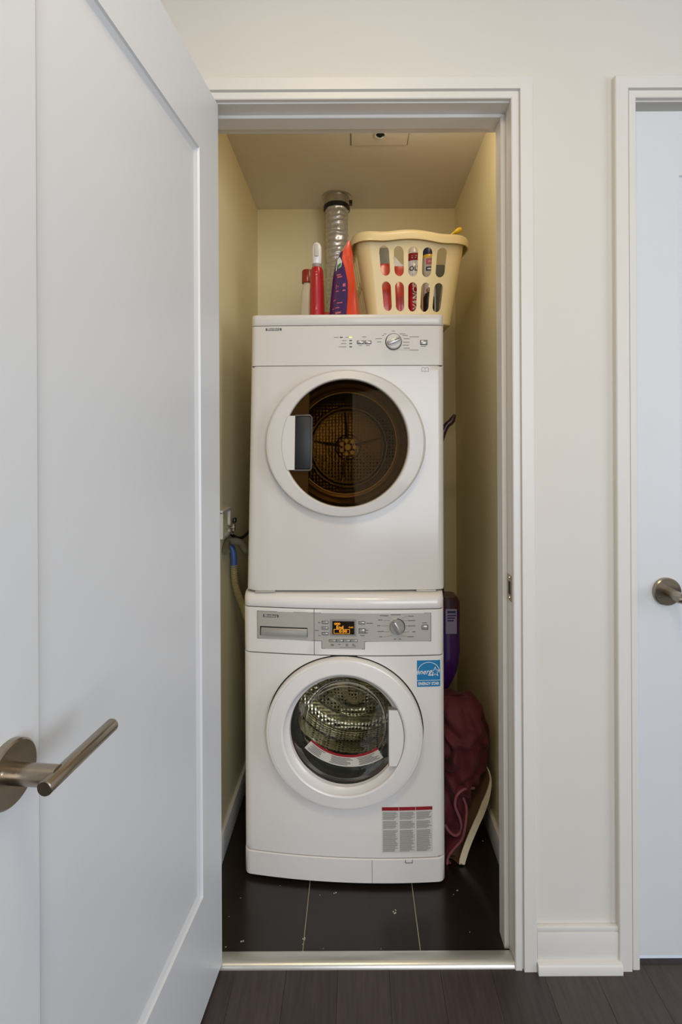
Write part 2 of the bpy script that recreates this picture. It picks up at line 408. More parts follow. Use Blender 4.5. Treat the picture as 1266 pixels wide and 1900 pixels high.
build('fitting_body', MB().tube([(0, 0, 0), (0, 0, -.002), (0, 0, -.003)], [.0140, .0140, .013], 24).tube([(0, 0, -.002), (0, 0, -.010)], .005, 12), M['black'], p)

# foil duct
p = thing('vent_duct', 'crinkled silver foil dryer duct running up the back wall to the ceiling', 'duct', (-.074, .888, 0))
pts = []; rs = []
random.seed(2)
n = 260; z0, z1 = .95, 2.292
for i in range(n + 1):
    t = i / n; z = z0 + (z1 - z0) * t
    lean = .020 * math.sin(max(0, (2.28 - z)) * 2.2)
    pts.append((lean * .2, 0, z)); rs.append(.0455 + .0022 * math.sin(2 * PI * z / .021) + random.uniform(-.0010, .0010))
mb = MB().tube(pts, rs, 40)
mb.v = [(x * (1 + .10 * noise.noise(Vector((x * 45, y * 45, z * 60)))), y * (1 + .10 * noise.noise(Vector((x * 45, y * 45, z * 60 + 30)))), z + .012 * noise.noise(Vector((x * 26, y * 26, z * 34)))) for x, y, z in mb.v]
build('foil_hose', mb, M['foil'], p, angle=80)
build('duct_collar', MB().lathe_z(0, 0, [(.052, 2.29), (.054, 2.292), (.054, 2.323), (.062, 2.3245), (.062, CH)], 48), M['galv'], p)
build('clamp_band', MB().lathe_z(0, 0, [(.052, 2.274), (.0555, 2.275), (.0555, 2.288), (.052, 2.289)], 48).box(.052, .066, -.062, -.035, 2.275, 2.288, .001, 1), M['dark'], p)

# ================================================================== APPLIANCES
def yfun(hw, b, r):
    def f(x):
        a = min(abs(x), hw)
        y = -b * (1 - (a / hw) ** 2)
        if a > hw - r:
            q = a - (hw - r); y += r - math.sqrt(max(0, r * r - q * q))
        return y
    return f
def xsamp(x0, x1, hw, r):
    xs = {x0, x1}
    for i in range(33): xs.add(-hw + 2 * hw * i / 32)
    for s in (-1, 1):
        for k in range(9): xs.add(s * (hw - r + r * math.sin(k / 8 * PI / 2)))
    return sorted(x for x in xs if x0 - 1e-9 <= x <= x1 + 1e-9)
def curved_slab(f, hw, r, x0, x1, z0, z1, th=.03, c=.0015, top=None, proud=0.0):
    mb = MB(); xs = xsamp(x0, x1, hw, r)
    rows = [(z0, th), (z0, c), (z0 + c, 0)]
    if top: rows += [(z1 - top, 0), (z1 - top * .5, top * .14), (z1 - top * .15, top * .5), (z1, top), (z1, max(th, top * 1.5))]
    else: rows += [(z1 - c, 0), (z1, c), (z1, th)]
    rings = []
    for x in xs:
        e = 0
        if (x - x0 < 1e-6 and x0 > -hw + 1e-3) or (x1 - x < 1e-6 and x1 < hw - 1e-3): e = c
        rings.append([(x, (f(x) - proud + (d if d > e else e)) if d < th else f(x) * 0 + th, z) for z, d in rows])
    mb.ring_loft(rings, True, True, True)
    return mb
def panel_hole(f, x0, x1, z0, z1, cx, cz, rx, rz, c=.0015, depth=.025):
    angs = sorted([2 * PI * k / 180 for k in range(180)] + [math.atan2(b - cz, a - cx) % (2 * PI) for a in (x0, x1) for b in (z0, z1)])
    ts = [i / 22 for i in range(22)] + [.97, .98, .99, .995, 1]
    rings = [[(cx + rx * math.cos(a), depth, cz + rz * math.sin(a)) for a in angs]]
    rings += [[] for _ in ts]
    bx = []
    for a in angs:
        ca, sa = math.cos(a), math.sin(a)
        tx = ((x1 - cx) / ca) if ca > 1e-9 else ((x0 - cx) / ca if ca < -1e-9 else 1e9)
        tz = ((z1 - cz) / sa) if sa > 1e-9 else ((z0 - cz) / sa if sa < -1e-9 else 1e9)
        t = min(tx, tz); bx.append((cx + ca * t, cz + sa * t))
    for j, t in enumerate(ts):
        for a, (qx, qz) in zip(angs, bx):
            x = cx + rx * math.cos(a); z = cz + rz * math.sin(a)
            x += (qx - x) * t; z += (qz - z) * t
            rings[j + 1].append((x, f(x), z))
    rings.append([(qx, max(f(qx), 0) + depth, qz) for qx, qz in bx])
    return MB().ring_loft(rings)
def ell_lathe(cx, cz, prof, ri, ro, n=96, y0=0.0):
    """prof: (f, y) f=0 inner radii ri, f=1 outer radii ro"""
    rings = []
    for fr, y in prof:
        rx = ri[0] + (ro[0] - ri[0]) * fr; rz = ri[1] + (ro[1] - ri[1]) * fr
        rings.append([(cx + rx * math.cos(2 * PI * k / n), y0 + y, cz + rz * math.sin(2 * PI * k / n)) for k in range(n)])
    return rings
def knob(parent, cx, cz, r, surf, warp, ang, bodym, name='program_knob'):
    y = surf(cx)
    n = 40
    prof = [(r, .002), (r, -.006), (r * .93, -.010), (r * .9, -.011), (0, -.011)]
    k = build(name, MB().ring_loft([[(cx + a * math.cos(2 * PI * i / n), y + b, cz + a * math.sin(2 * PI * i / n)) for i in range(n)] for a, b in [(q, w_) for q, w_ in prof]], True, False, True), bodym, parent, warp)
    ca, sa = math.cos(ang), math.sin(ang)
    mb = MB().box(-r * .86, r * .86, y - .020, y - .010, -r * .26, r * .26, .0012, 2)
    mb.v = [(cx + x * ca - z * sa, yy, cz + x * sa + z * ca) for x, yy, z in mb.v]
    build('knob_grip', mb, M['silver2'], k, warp)
    mb = MB().box(r * .1, r * .8, y - .0206, y - .0198, -r * .04, r * .04)
    mb.v = [(cx + x * ca - z * sa, yy, cz + x * sa + z * ca) for x, yy, z in mb.v]
    build('knob_pointer', mb, M['print'], k, warp)
    mb = MB(); mb.ring_loft([[(cx + a * math.cos(2 * PI * i / n), y + b, cz + a * math.sin(2 * PI * i / n)) for i in range(n)] for a, b in ((r * 1.0, -.0005), (r * 1.10, -.0005), (r * 1.10, -.0012), (r, -.0012))])
    build('knob_ring', mb, M['dark'], k, warp)
    return k

# ---------------- washer
WC = Vector((-.041, .248, 0)); WA = math.atan2(-.034, .594)
washer = thing('washing_machine', 'white front-loading washer with silver control panel, under the dryer', 'washing machine', WC, WA)
hw, wb, wr = .297, .019, .020
wf = yfun(hw, wb, wr)
def wpt(px, py, off=0.0):
    X = -.04; 
    for _ in range(6):
        c, s = math.cos(-WA), math.sin(-WA)
        # local x -> world Y of the front surface
        lx = X
        Yw = WC.y + lx * math.sin(WA) + (wf(lx) - off) * math.cos(WA)
        P = at(px, py, Yw)
        d = P - WC
        X = d.x * math.cos(WA) + d.y * math.sin(WA)
    return X, P.z
WH = .846
z_lid = .806; z_fb = wpt(640, 1217)[1]; z_kt = wpt(640, 1591)[1]
body = MB().box(-hw, -hw + .004, .018, .59, .02, WH - .012).box(hw - .004, hw, .018, .59, .02, WH - .012).box(-hw, hw, .586, .59, .02, WH - .012).box(-hw, hw, .018, .59, .02, .024)
build('cabinet', body, M['wwhite'], washer)
build('top_lid', curved_slab(wf, hw, wr, -hw, hw, z_lid + .0012, WH, .585, .0015, .022), M['wwhite'], washer, angle=50)
xsplit = wpt(583, 1180)[0]
build('detergent_drawer', curved_slab(wf, hw, wr, -hw, xsplit - .0008, z_fb + .0012, z_lid - .0012, .03), M['wwhite'], washer)
dr = bpy.data.objects['detergent_drawer']
build('control_fascia', curved_slab(wf, hw, wr, xsplit + .0008, hw, z_fb + .0012, z_lid - .0012, .03), M['wwhite'], washer)
fascia = bpy.data.objects['control_fascia']
build('seam_backing', curved_slab(lambda x: wf(x) + .004, hw, wr, -hw + .014, hw - .014, .03, z_kt + .01, .028), M['black'], washer)
build('seam_backing', curved_slab(lambda x: wf(x) + .004, hw, wr, -hw + .004, hw - .004, z_fb - .006, z_lid + .006, .028), M['black'], washer)
wcx, wcz = wpt(638, 1363, .02)
WRO = (148 / 650, 141 / 650); WRG = (103 / 645, 103 / 645)
build('front_panel', panel_hole(wf, -hw, hw, z_kt + .0012, z_fb - .0012, wcx, wcz, .205, .20), M['wwhite'], washer)
# kick panel
xk = wpt(691, 1615)[0]
k1 = build('kick_panel', curved_slab(wf, hw, wr, -hw, hw, .012, z_kt - .0012, .04, .002, proud=.003), M['wwhite'], washer)
build('panel_seam', Flat().rect(xk - .0006, xk + .0006, .014, z_kt - .003).mb(wf, .0035), M['print2'], k1)
kx, kz = wpt(759, 1596)
kb = Flat().line([(kx - .010, kz + .004), (kx - .010, kz - .005), (kx + .010, kz - .005), (kx + .010, kz + .004)], .0016)
build('release_tab', kb.mb(wf, .0040), M['print'], k1)
for sx in (-1, 1):
    for yy in (.07, .52):
        build('foot', MB().tube([(sx * .25, yy, 0), (sx * .25, yy, .006), (sx * .25, yy, .024)], [.02, .02, .012], 16), M['dark'], washer)
# door
wy = wf(wcx) + .001
prof = [(1.0, .004), (1.0, -.014), (.985, -.019), (.955, -.0225), (.90, -.024), (.86, -.024), (.84, -.0255), (.30, -.030), (.25, -.0285), (.22, -.027), (.20, -.022), (.06, -.012), (0, -.008), (-.02, .004)]
wd = build('door', MB().ring_loft(ell_lathe(wcx, wcz, prof, WRG, WRO, 120, wy)), M['wwhite'], washer, angle=30)
def gap_ring(parent, cx, cz, ro, surf, warp, w_=.0030, off=.0010):
    N_ = 120; a_ = [2 * PI * k / N_ for k in range(N_)]
    fr_ = lambda q, o_: [(cx + (ro[0] + q) * math.cos(t), surf(cx + (ro[0] + q) * math.cos(t)) - o_, cz + (ro[1] + q) * math.sin(t)) for t in a_]
    build('door_gap', MB().ring_loft([fr_(-.004, off), fr_(w_, off), fr_(w_, off - .004), fr_(-.004, off - .004)]), M['black'], parent, warp)
gap_ring(washer, wcx, wcz, WRO, wf, None)
# glass bowl
n = 96
gx, gz = wcx, wcz
bowl = [(.163, -.004), (.155, .012), (.146, .040), (.134, .068), (.110, .086), (.07, .094), (.03, .097), (.0001, .098)]
build('door_glass', MB().ring_loft([[(gx + r * math.cos(2 * PI * k / n), wy + y, gz - (.0 if r > .15 else .006) + r * math.sin(2 * PI * k / n)) for k in range(n)] for r, y in bowl]), M['wglass'], wd)
# door rim inside (dark) and gasket, drum
gk = [(.165, .0), (.170, .02), (.164, .045), (.1545, .066), (.150, .074), (.153, .082), (.172, .10), (.20, .112)]
build('door_gasket', MB().ring_loft([[(gx + r * math.cos(2 * PI * k / n), wy + .01 + y, gz + r * math.sin(2 * PI * k / n)) for k in range(n)] for r, y in gk]), M['gasket'], washer)
drum = [(.195, .125), (.205, .135), (.240, .15), (.243, .155)]
drum_o = build('drum', MB().ring_loft([[(gx + r * math.cos(2 * PI * k / n), wy + y, gz + r * math.sin(2 * PI * k / n)) for k in range(n)] for r, y in drum + [(.243, .20), (.238, .205), (.243, .21), (.243, .36), (.238, .365), (.243, .37), (.243, .44), (.22, .455)]]), M['perf'], washer)
bk = [(.23, .455), (.20, .452), (.17, .44), (.15, .446), (.06, .430), (.05, .418), (.03, .41), (.001, .408)]
build('drum_back', MB().ring_loft([[(gx + r * math.cos(2 * PI * k / n), wy + y + (.006 * math.cos(6 * 2 * PI * k / n) if .05 < r < .19 else 0), gz + r * math.sin(2 * PI * k / n)) for k in range(n)] for r, y in bk]), M['perf'], drum_o)
for q_, yy_ in ((.150, .436), (.190, .448), (.242, .285)):
    build('drum_ridge', MB().ring_loft([[(gx + r * math.cos(2 * PI * k / n), wy + y, gz + r * math.sin(2 * PI * k / n)) for k in range(n)] for r, y in ((q_ + .005, yy_), (q_, yy_ - .008), (q_ - .005, yy_), (q_, yy_ + .006), (q_ + .005, yy_))]), M['drum'], drum_o)
for a0 in (80, 200, 320):
    rings = []
    for y, h in ((.16, .004), (.18, .03), (.40, .03), (.43, .004)):
        ring = []
        for q, hh in ((-9, 0), (-4, h * .8), (0, h), (4, h * .8), (9, 0)):
            a = R(a0 + q); r = .242 - hh; ring.append((gx + r * math.cos(a), wy + y, gz + r * math.sin(a)))
        rings.append(ring)
    build('drum_paddle', MB().ring_loft(rings, False), M['drum'], drum_o)
# grip plate at the right of the door
def seg_plate(cx, cz, rx, rz, xch, side, z0, z1, y0, y1, n=16):
    """plate between a vertical chord and an arc"""
    arc = []
    for i in range(n + 1):
        z = z0 + (z1 - z0) * i / n
        q = max(0, 1 - ((z - cz) / rz) ** 2); arc.append((cx + side * rx * math.sqrt(q), z))
    pts = arc + [(xch, z1), (xch, z0)]
    return MB().ring_loft([[(x, y0, z) for x, z in pts], [(x, y1, z) for x, z in pts]], True, True, True)
xch, zt = wpt(722, 1318, .03); _, zb = wpt(722, 1421, .03)
build('door_grip', seg_plate(wcx, wcz, 112 / 652, 112 / 652, xch, 1, zb, zt, wy - .0285, wy - .008), M['wwhite'], wd, angle=20)
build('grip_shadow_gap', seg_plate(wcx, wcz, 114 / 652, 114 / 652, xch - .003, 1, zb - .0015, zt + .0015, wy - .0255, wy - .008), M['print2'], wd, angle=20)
# warning strip on the glass
def arcband(c, r0, r1, a0, a1, n=30):
    f = Flat(); n0 = 0
    for i in range(n + 1):
        a = R(a0 + (a1 - a0) * i / n)
        f.v += [(c[0] + r0 * math.cos(a), c[1] + r0 * math.sin(a)), (c[0] + r1 * math.cos(a), c[1] + r1 * math.sin(a))]
    f.f += [(2 * i, 2 * i + 2, 2 * i + 3, 2 * i + 1) for i in range(n)]
    return f
sc_ = 1 / 636.
lc = (wcx + 6 * sc_, wcz + 40 * sc_)
lsurf = lambda x: wy + .035
lab = build('warning_strip', arcband(lc, 100 * sc_, 121 * sc_, -134, -57).mb(lsurf, 0), M['paper'], wd)
build('red_band', arcband(lc, 98.5 * sc_, 103 * sc_, -134, -57).mb(lsurf, .0004), M['redp'], lab)
f = Flat()
for (a0, a1) in ((-132, -112), (-109, -85), (-82, -59)):
    random.seed(int(-a0))
    for q in range(6):
        rr = (105 + 2.4 * q) * sc_
        b = arcband(lc, rr, rr + 1.0 * sc_, a0 + random.uniform(0, 3), a1 - random.uniform(0, 7), 8)
        m = len(f.v); f.v += b.v; f.f += [tuple(m + i for i in g) for g in b.f]
build('fine_print', f.mb(lsurf, .0006), M['print'], lab)

# washer silver control panel
def R2(px0, py0, px1, py1):
    x0, z1 = wpt(px0, py0); x1, z0 = wpt(px1, py1); return x0, x1, z0, z1
x0, x1, z0, z1 = R2(478, 1133, 800, 1189)
g = Flat().rect(x0, xsplit - .001, z0, z1, 8)
def plate(name, fl_, m, parent, off, warp=None, surf=wf):
    o = build(name, fl_.mb(surf, off), m, parent, warp, smooth=False)
    if 'print' in name: o['kind'] = 'stuff'
    return o
plate('drawer_front_plate', g, M['silver'], dr, .0012)
nx0, nx1, nz0, _ = R2(597, 1133, 677, 1204)
cp = plate('silver_panel', Flat().rect(xsplit + .001, x1, z0, z1, 14).rect(nx0, nx1, nz0, z0, 4), M['silver'], fascia, .0012)
plate('panel_outline', Flat().line([(xsplit + .001, z1), (x1, z1), (x1, z0), (nx1, z0), (nx1, nz0), (nx0, nz0), (nx0, z0), (xsplit + .001, z0)], .0012), M['print'], fascia, .0014)
plate('drawer_outline', Flat().line([(xsplit - .001, z0), (x0, z0), (x0, z1), (xsplit - .001, z1)], .0012), M['print'], dr, .0014)
hx0, hx1, hz0, hz1 = R2(483, 1161, 571, 1182)
plate('handle_recess', Flat().rect(hx0, hx1, hz0, hz1, 6), M['dark'], dr, .0016)
rings = []
for i in range(9):
    x = hx0 + .004 + (hx1 - hx0 - .005) * i / 8; y = wf(x)
    rings.append([(x, y - .002, hz0 + .002), (x, y - .007, hz0 + .002), (x, y - .008, hz0 + .012), (x, y - .004, hz0 + .022), (x, y - .002, hz0 + .024)])
build('drawer_grip', MB().ring_loft(rings, True, True, True), M['silver2'], dr)
lx, lz = wpt(503, 1142.5)
def logo(parent, lx, lz, surf, warp, off, wd_=.047, h=.0085):
    a = plate('brand_badge', Flat().rect(lx - wd_ / 2, lx + wd_ / 2, lz - h / 2, lz + h / 2, 2), M['print'], parent, off, warp, surf)
    plate('brand_lettering', Flat().text('Blomberg', lx, lz + .0003, .0094, 1.08, 0, .0), M['whitepr'], a, off + .0004, warp, surf)
logo(dr, lx, lz, wf, None, .0016)
dx0, dx1, dz0, dz1 = R2(613, 1149, 661, 1180)
plate('display_bezel', Flat().rect(dx0 - .001, dx1 + .001, dz0 - .001, dz1 + .001, 2), M['silver2'], fascia, .0018)
dx0, dx1, dz0, dz1 = R2(617, 1152, 658, 1177)
sp_ = plate('display_screen', Flat().rect(dx0, dx1, dz0, dz1, 2), M['screen'], fascia, .0022)
f = Flat()
ex, ez = wpt(631, 1163.5); f.text('End', ex, ez, .0135, 1.05)
ex, ez = wpt(651.5, 1163.5); f.text('Cold', ex, ez, .0065)
f.text('0:00', wpt(637, 1171)[0], wpt(637, 1171)[1], .0105, 1.3)
ax0, ax1, az0, az1 = R2(620, 1167, 649, 1175); f.line([(ax0, az0), (ax1, az0), (ax1, az1), (ax0, az1)], .0008, True)
for i in range(3):
    q, qz = wpt(622.5 + i * 3.7, 1157); f.line([(q - .002, qz - .0022), (q + .002, qz - .0022), (q + .002, qz + .0022), (q - .002, qz + .0022)], .0009, True)
plate('display_digits', f, M['amber'], sp_, .0026)
def button(name, px, py, w_, h_, parent, ptf, surf, warp, m):
    x, z = ptf(px, py); y = surf(x)
    mb = MB().box(x - w_ / 2, x + w_ / 2, y - .0042, y - .001, z - h_ / 2, z + h_ / 2, min(w_, h_) * .22, 2)
    b = build(name, mb, m, parent, warp)
    e = .0009
    build('button_rim', MB().box(x - w_ / 2 - e, x + w_ / 2 + e, y - .0019, y - .001, z - h_ / 2 - e, z + h_ / 2 + e, .0004, 1), M['dark'], b, warp)
for py in (1154.5, 1165, 1175.5): button('option_button', 603.5, py, .0175, .0068, fascia, wpt, wf, None, M['silver2'])
button('option_button', 671.5, 1155.5, .0175, .0068, fascia, wpt, wf, None, M['silver2'])
button('option_button', 672, 1170.5, .0175, .0125, fascia, wpt, wf, None, M['silver2'])
for i in range(4): button('option_button', 617.5 + i * 13.2, 1188.5, .0195, .0055, fascia, wpt, wf, None, M['silver2'])
button('start_button', 788, 1163.5, .0185, .0125, fascia, wpt, wf, None, M['silver2'])
kx, kz = wpt(737, 1162.5); knob(fascia, kx, kz, .0215, wf, None, R(122), M['silver2'])
f = Flat()
for px, py, w_ in ((735, 1140.5, 18), (713, 1142, 16), (763, 1143, 10), (706, 1150, 8), (764, 1151, 14), (703, 1160.5, 6), (764, 1161, 14), (707, 1171.5, 12), (768, 1172, 6), (707, 1181, 6), (762, 1181, 12), (733, 1185.5, 5), (742, 1185.5, 4), (788, 1155.5, 9), (592.5, 1155, 4), (588, 1169.5, 7), (593, 1179, 3), (686, 1156, 12), (681, 1169, 5), (680, 1174, 6), (673, 1179, 8), (617, 1195.5, 6), (617, 1197.5, 6), (630, 1195.5, 4), (644, 1195.5, 4), (644, 1197.8, 5), (656, 1195.5, 4), (657, 1197.8, 6)):
    x, z = wpt(px, py); q = w_ / 1270.; f.rect(x - q, x + q, z - .0009, z + .0009)
for (a, b) in (((745, 1147), (757, 1143)), ((747, 1151), (756, 1151)), ((753, 1161), (757, 1161)), ((747, 1173), (760, 1172)), ((745, 1179), (755, 1181)), ((727, 1147), (714, 1143)), ((724, 1151), (711, 1151)), ((722, 1161), (708, 1161)), ((724, 1172), (714, 1172)), ((728, 1179), (712, 1181)), ((631, 1201), (660, 1201))):
    f.line([wpt(*a), wpt(*b)], .0006)
plate('panel_print', f, M['print'], fascia, .0016)
# energy sticker
ex0, ex1, ez0, ez1 = R2(773, 1224.5, 818, 1273)
W_ = ex1 - ex0; H_ = ez1 - ez0; ecx = (ex0 + ex1) / 2
es = plate('energy_sticker', Flat().rect(ex0, ex1, ez0, ez1, 8), M['whitepr'], washer, .0008)
plate('blue_field', Flat().rect(ex0 + .0012, ex1 - .0012, ez0 + H_ * .255, ez1 - .0012, 8).rect(ex0 + .0012, ex1 - .0012, ez0 + .0012, ez0 + H_ * .235, 8), M['bluep'], es, .0011)
f = Flat(); ecz = ez0 + H_ * .57
f.line([(ecx + W_ * .44 * math.cos(R(a)), ecz + H_ * .34 * math.sin(R(a))) for a in range(-8, 177, 8)], .0016)
f.text('energy', ecx - W_ * .15, ecz - H_ * .01, .0215, .92, .35, 0.0002)
stx, stz, sr = ecx + W_ * .27, ecz - H_ * .01, W_ * .20
star = [(stx + (sr if k % 2 == 0 else sr * .42) * math.sin(k * PI / 5), stz + (sr if k % 2 == 0 else sr * .42) * math.cos(k * PI / 5)) for k in range(10)]
plate('star_field', Flat().poly(star), M['bluep'], es, .0020)
f2 = Flat().line(star, .0014, True)
plate('star_outline', f2, M['whitepr'], es, .0023)
f.text('ENERGY STAR', ecx, ez0 + H_ * .125, .0120, .80, 0, .0003)
plate('sticker_print', f, M['whitepr'], es, .0015)
# warning label (transparent print)
bx0, bx1, bz0, bz1 = R2(709, 1497.5, 803, 1580)
wl = plate('warning_label', Flat().rect(bx0, bx1, bz0, bz1, 5), mat('label_film', (214, 210, 202), .4, var=.01), washer, .0006)
plate('red_header', Flat().rect(bx0, bx1, bz1 - .010, bz1, 5), M['redp'], wl, .0009)
f = Flat(); cw = (bx1 - bx0) / 3; random.seed(9)
for c_ in range(3):
    xa = bx0 + cw * c_ + .0025; xb = bx0 + cw * (c_ + 1) - .0025
    z = bz1 - .0145
    for nl in (8, 8, 22):
        for q in range(nl):
            f.rect(xa, xb - random.uniform(0, .010) - (.01 if q == nl - 1 else 0), z - .0014, z); z -= .00285
        z -= .0035
plate('fine_print', f, M['print2'], wl, .0009)
f = Flat()
for c_ in (1, 2): f.rect(bx0 + cw * c_ - .0004, bx0 + cw * c_ + .0004, bz0, bz1)
plate('column_rule', f, M['whitepr'], wl, .0012)

# ---------------- dryer
DC = Vector((-.0317, .268, .8532))
dryer = thing('tumble_dryer', 'white front-loading tumble dryer stacked on top of the washer', 'dryer', DC)
dhw, db, drr = .2955, .006, .016
df = yfun(dhw, db, drr)
def dwarp(x, y, z): return (x * (1 - .0142 * z) + .012 * z, y + .03 * z, z)
def dpt(px, py, off=0.0):
    z = .4; x = 0
    for _ in range(6):
        P = at(px, py, DC.y + df(x) + .03 * z - off); z = P.z - DC.z
        x = (P.x - DC.x - .012 * z) / (1 - .0142 * z)
    return x, z
DH = .828
zf = dpt(640, 678.5)[1]; zl = dpt(640, 603.5)[1]
build('cabinet', MB().box(-dhw, -dhw + .004, .014, .52, .0, DH - .012).box(dhw - .004, dhw, .014, .52, .0, DH - .012).box(-dhw, dhw, .516, .52, .0, DH - .012).box(-dhw, dhw, .014, .52, .0, .004), M['white'], dryer, dwarp)
build('top_lid', curved_slab(df, dhw, drr, -dhw - .001, dhw + .001, zl + .0008, DH, .52, .0012, .005), M['whitep'], dryer, dwarp, angle=50)
dfas = build('control_fascia', curved_slab(df, dhw, drr, -dhw, dhw, zf + .0008, zl - .0008, .03), M['whitep'], dryer, dwarp)
build('seam_backing', curved_slab(lambda x: df(x) + .003, dhw, drr, -dhw + .003, dhw - .003, zf - .006, zl + .006, .025), M['black'], dryer, dwarp)
dcx, dcz = dpt(641.5, 822, .025)
RO = (151 / 631, 138 / 631); RG = (117 / 631, 119 / 631)
gap_ring(dryer, dcx, dcz, RO, df, dwarp, .0022)
build('front_panel', panel_hole(df, -dhw, dhw, .0, zf - .0008, dcx, dcz, .20, .195), M['white'], dryer, dwarp)
for sx in (-1, 1):
    build('stacking_foot', MB().box(sx * .24 - .030, sx * .24 + .030, -.006, .05, -.0065, 0.0, .002, 1), M['silver'], dryer, dwarp)
dy = df(dcx) + .001
prof = [(1.0, .004), (1.0, -.016), (.97, -.022), (.93, -.0245), (.90, -.0250), (.88, -.0238), (.86, -.0252), (.12, -.029), (.05, -.027), (0, -.021), (-.02, -.012)]
dd = build('door', MB().ring_loft(ell_lathe(dcx, dcz, prof, RG, RO, 120, dy)), M['whitep'], dryer, dwarp, angle=25)
build('door_glass', MB().ring_loft([[(dcx + RG[0] * 1.01 * q * math.cos(2 * PI * k / n), dy - .021 - .004 * (1 - q * q), dcz + RG[1] * 1.01 * q * math.sin(2 * PI * k / n)) for k in range(n)] for q in (1, .8, .6, .4, .2, .001)]), M['dglass'], dd, dwarp)
# inner door bowl, seal, drum
def rings_y(cx, cz, prof, y0, sx=1.0): return [[(cx + r * sx * math.cos(2 * PI * k / n), y0 + y, cz + r * math.sin(2 * PI * k / n)) for k in range(n)] for r, y in prof]
build('inner_ring', MB().ring_loft(rings_y(dcx, dcz, [(.186, -.010), (.182, .012), (.172, .020), (.166, .030), (.170, .034), (.160, .040), (.158, .052), (.163, .056)], dy)), M['ddrum'], dd, dwarp)
for q_, yy_ in ((.170, .026), (.158, .050)):
    build('highlight_ring', MB().ring_loft(rings_y(dcx, dcz, [(q_ + .0016, yy_), (q_, yy_ - .0016), (q_ - .0016, yy_), (q_, yy_ + .0016), (q_ + .0016, yy_)], dy)), M['ring'], dd, dwarp)  # thin rings coloured as the highlight along the lip
build('door_seal', MB().ring_loft(rings_y(dcx, dcz, [(.19, .03), (.185, .055), (.19, .07), (.20, .075)], dy)), M['gasket'], dryer, dwarp)
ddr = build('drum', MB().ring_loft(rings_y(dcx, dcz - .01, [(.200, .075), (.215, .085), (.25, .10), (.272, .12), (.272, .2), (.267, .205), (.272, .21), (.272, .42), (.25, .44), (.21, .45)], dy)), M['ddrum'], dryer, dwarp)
by = dy + .45
bz = dcz - .012
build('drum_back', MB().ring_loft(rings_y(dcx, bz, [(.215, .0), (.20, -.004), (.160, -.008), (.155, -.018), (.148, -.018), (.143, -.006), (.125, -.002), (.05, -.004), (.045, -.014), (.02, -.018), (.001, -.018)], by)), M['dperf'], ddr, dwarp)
rg = MB()
for r in (.150, .137): rg.ring_loft(rings_y(dcx, bz, [(r + .0022, -.018), (r, -.021), (r - .0022, -.018), (r, -.015), (r + .0022, -.018)], by))
build('back_ring', rg, M['ring'], ddr, dwarp)
for a in (15, 95, 170, 260):
    build('back_spoke', MB().tube([(dcx + .03 * math.cos(R(a)), by - .018, bz + .03 * math.sin(R(a))), (dcx + .14 * math.cos(R(a)), by - .014, bz + .14 * math.sin(R(a)))], [.006, .003], 8), M['drum'], ddr, dwarp)
mb = MB()
for k in range(7):
    a = 2 * PI * k / 7; mb.tube([(dcx + .026 * math.cos(a), by - .012, bz + .026 * math.sin(a)), (dcx + .026 * math.cos(a), by - .027, bz + .026 * math.sin(a))], .008, 10)
mb.tube([(dcx, by - .012, bz), (dcx, by - .03, bz)], .012, 14)
build('drum_hub', mb, M['ddrum'], ddr, dwarp)
for a0 in (40, 160, 280):
    rings = []
    for y, h in ((.13, .004), (.16, .045), (.38, .045), (.42, .004)):
        rings.append([(dcx + (.270 - hh) * math.cos(R(a0 + q)), dy + y, dcz - .01 + (.270 - hh) * math.sin(R(a0 + q))) for q, hh in ((-9, 0), (-3, h * .85), (0, h), (3, h * .85), (9, 0))])
    build('drum_paddle', MB().ring_loft(rings, False), M['ddrum'], ddr, dwarp)
# lint filter housing at the bottom of the opening
build('lint_filter', MB().box(dcx - .08, dcx + .08, dy + .055, dy + .10, dcz - .195, dcz - .155, .006, 2), M['ddrum'], dryer, dwarp)
# handle (left)
hxc, hzt = dpt(548, 771.5, .03); _, hzb = dpt(548, 872, .03); hxr, _ = dpt(579, 800, .03)
build('door_handle', seg_plate(dcx, dcz, 119.5 / 634, 121 / 634, hxc, -1, hzb, hzt, dy - .031, dy - .014), M['whitep'], dd, dwarp, angle=20)
xg = dpt(573, 800, .02)[0]
hb = []
zr = math.sqrt(max(0, 1 - ((xg - dcx) / RG[0]) ** 2)) * RG[1]
build('handle_bezel', seg_plate(dcx, dcz, RG[0] * .995, RG[1] * .995, xg, -1, dcz - zr, dcz + zr, dy - .0185, dy - .017), mat('smoked_bezel', (84, 72, 56), .3, coat=.4, var=.05), dd, dwarp, angle=20)
build('handle_recess', MB().box(hxc - .001, hxr - .003, dy - .0275, dy - .018, hzb + .002, hzt - .002, .003, 2), mat('black_gloss', (8, 7, 6), .45, var=.05), dd, dwarp)
fr_ = [(hxc, hzt + .001), (hxr - .006, hzt + .001), (hxr - .001, hzt - .004), (hxr - .001, hzb + .004), (hxr - .006, hzb - .001), (hxc, hzb - .001)]
build('handle_frame', MB().tube([(x, dy - .0275, z) for x, z in fr_], .0028, 10), mat('smoky_clear_frame', (96, 92, 88), .15, coat=.6, metal=.3, var=.05), dd, dwarp)
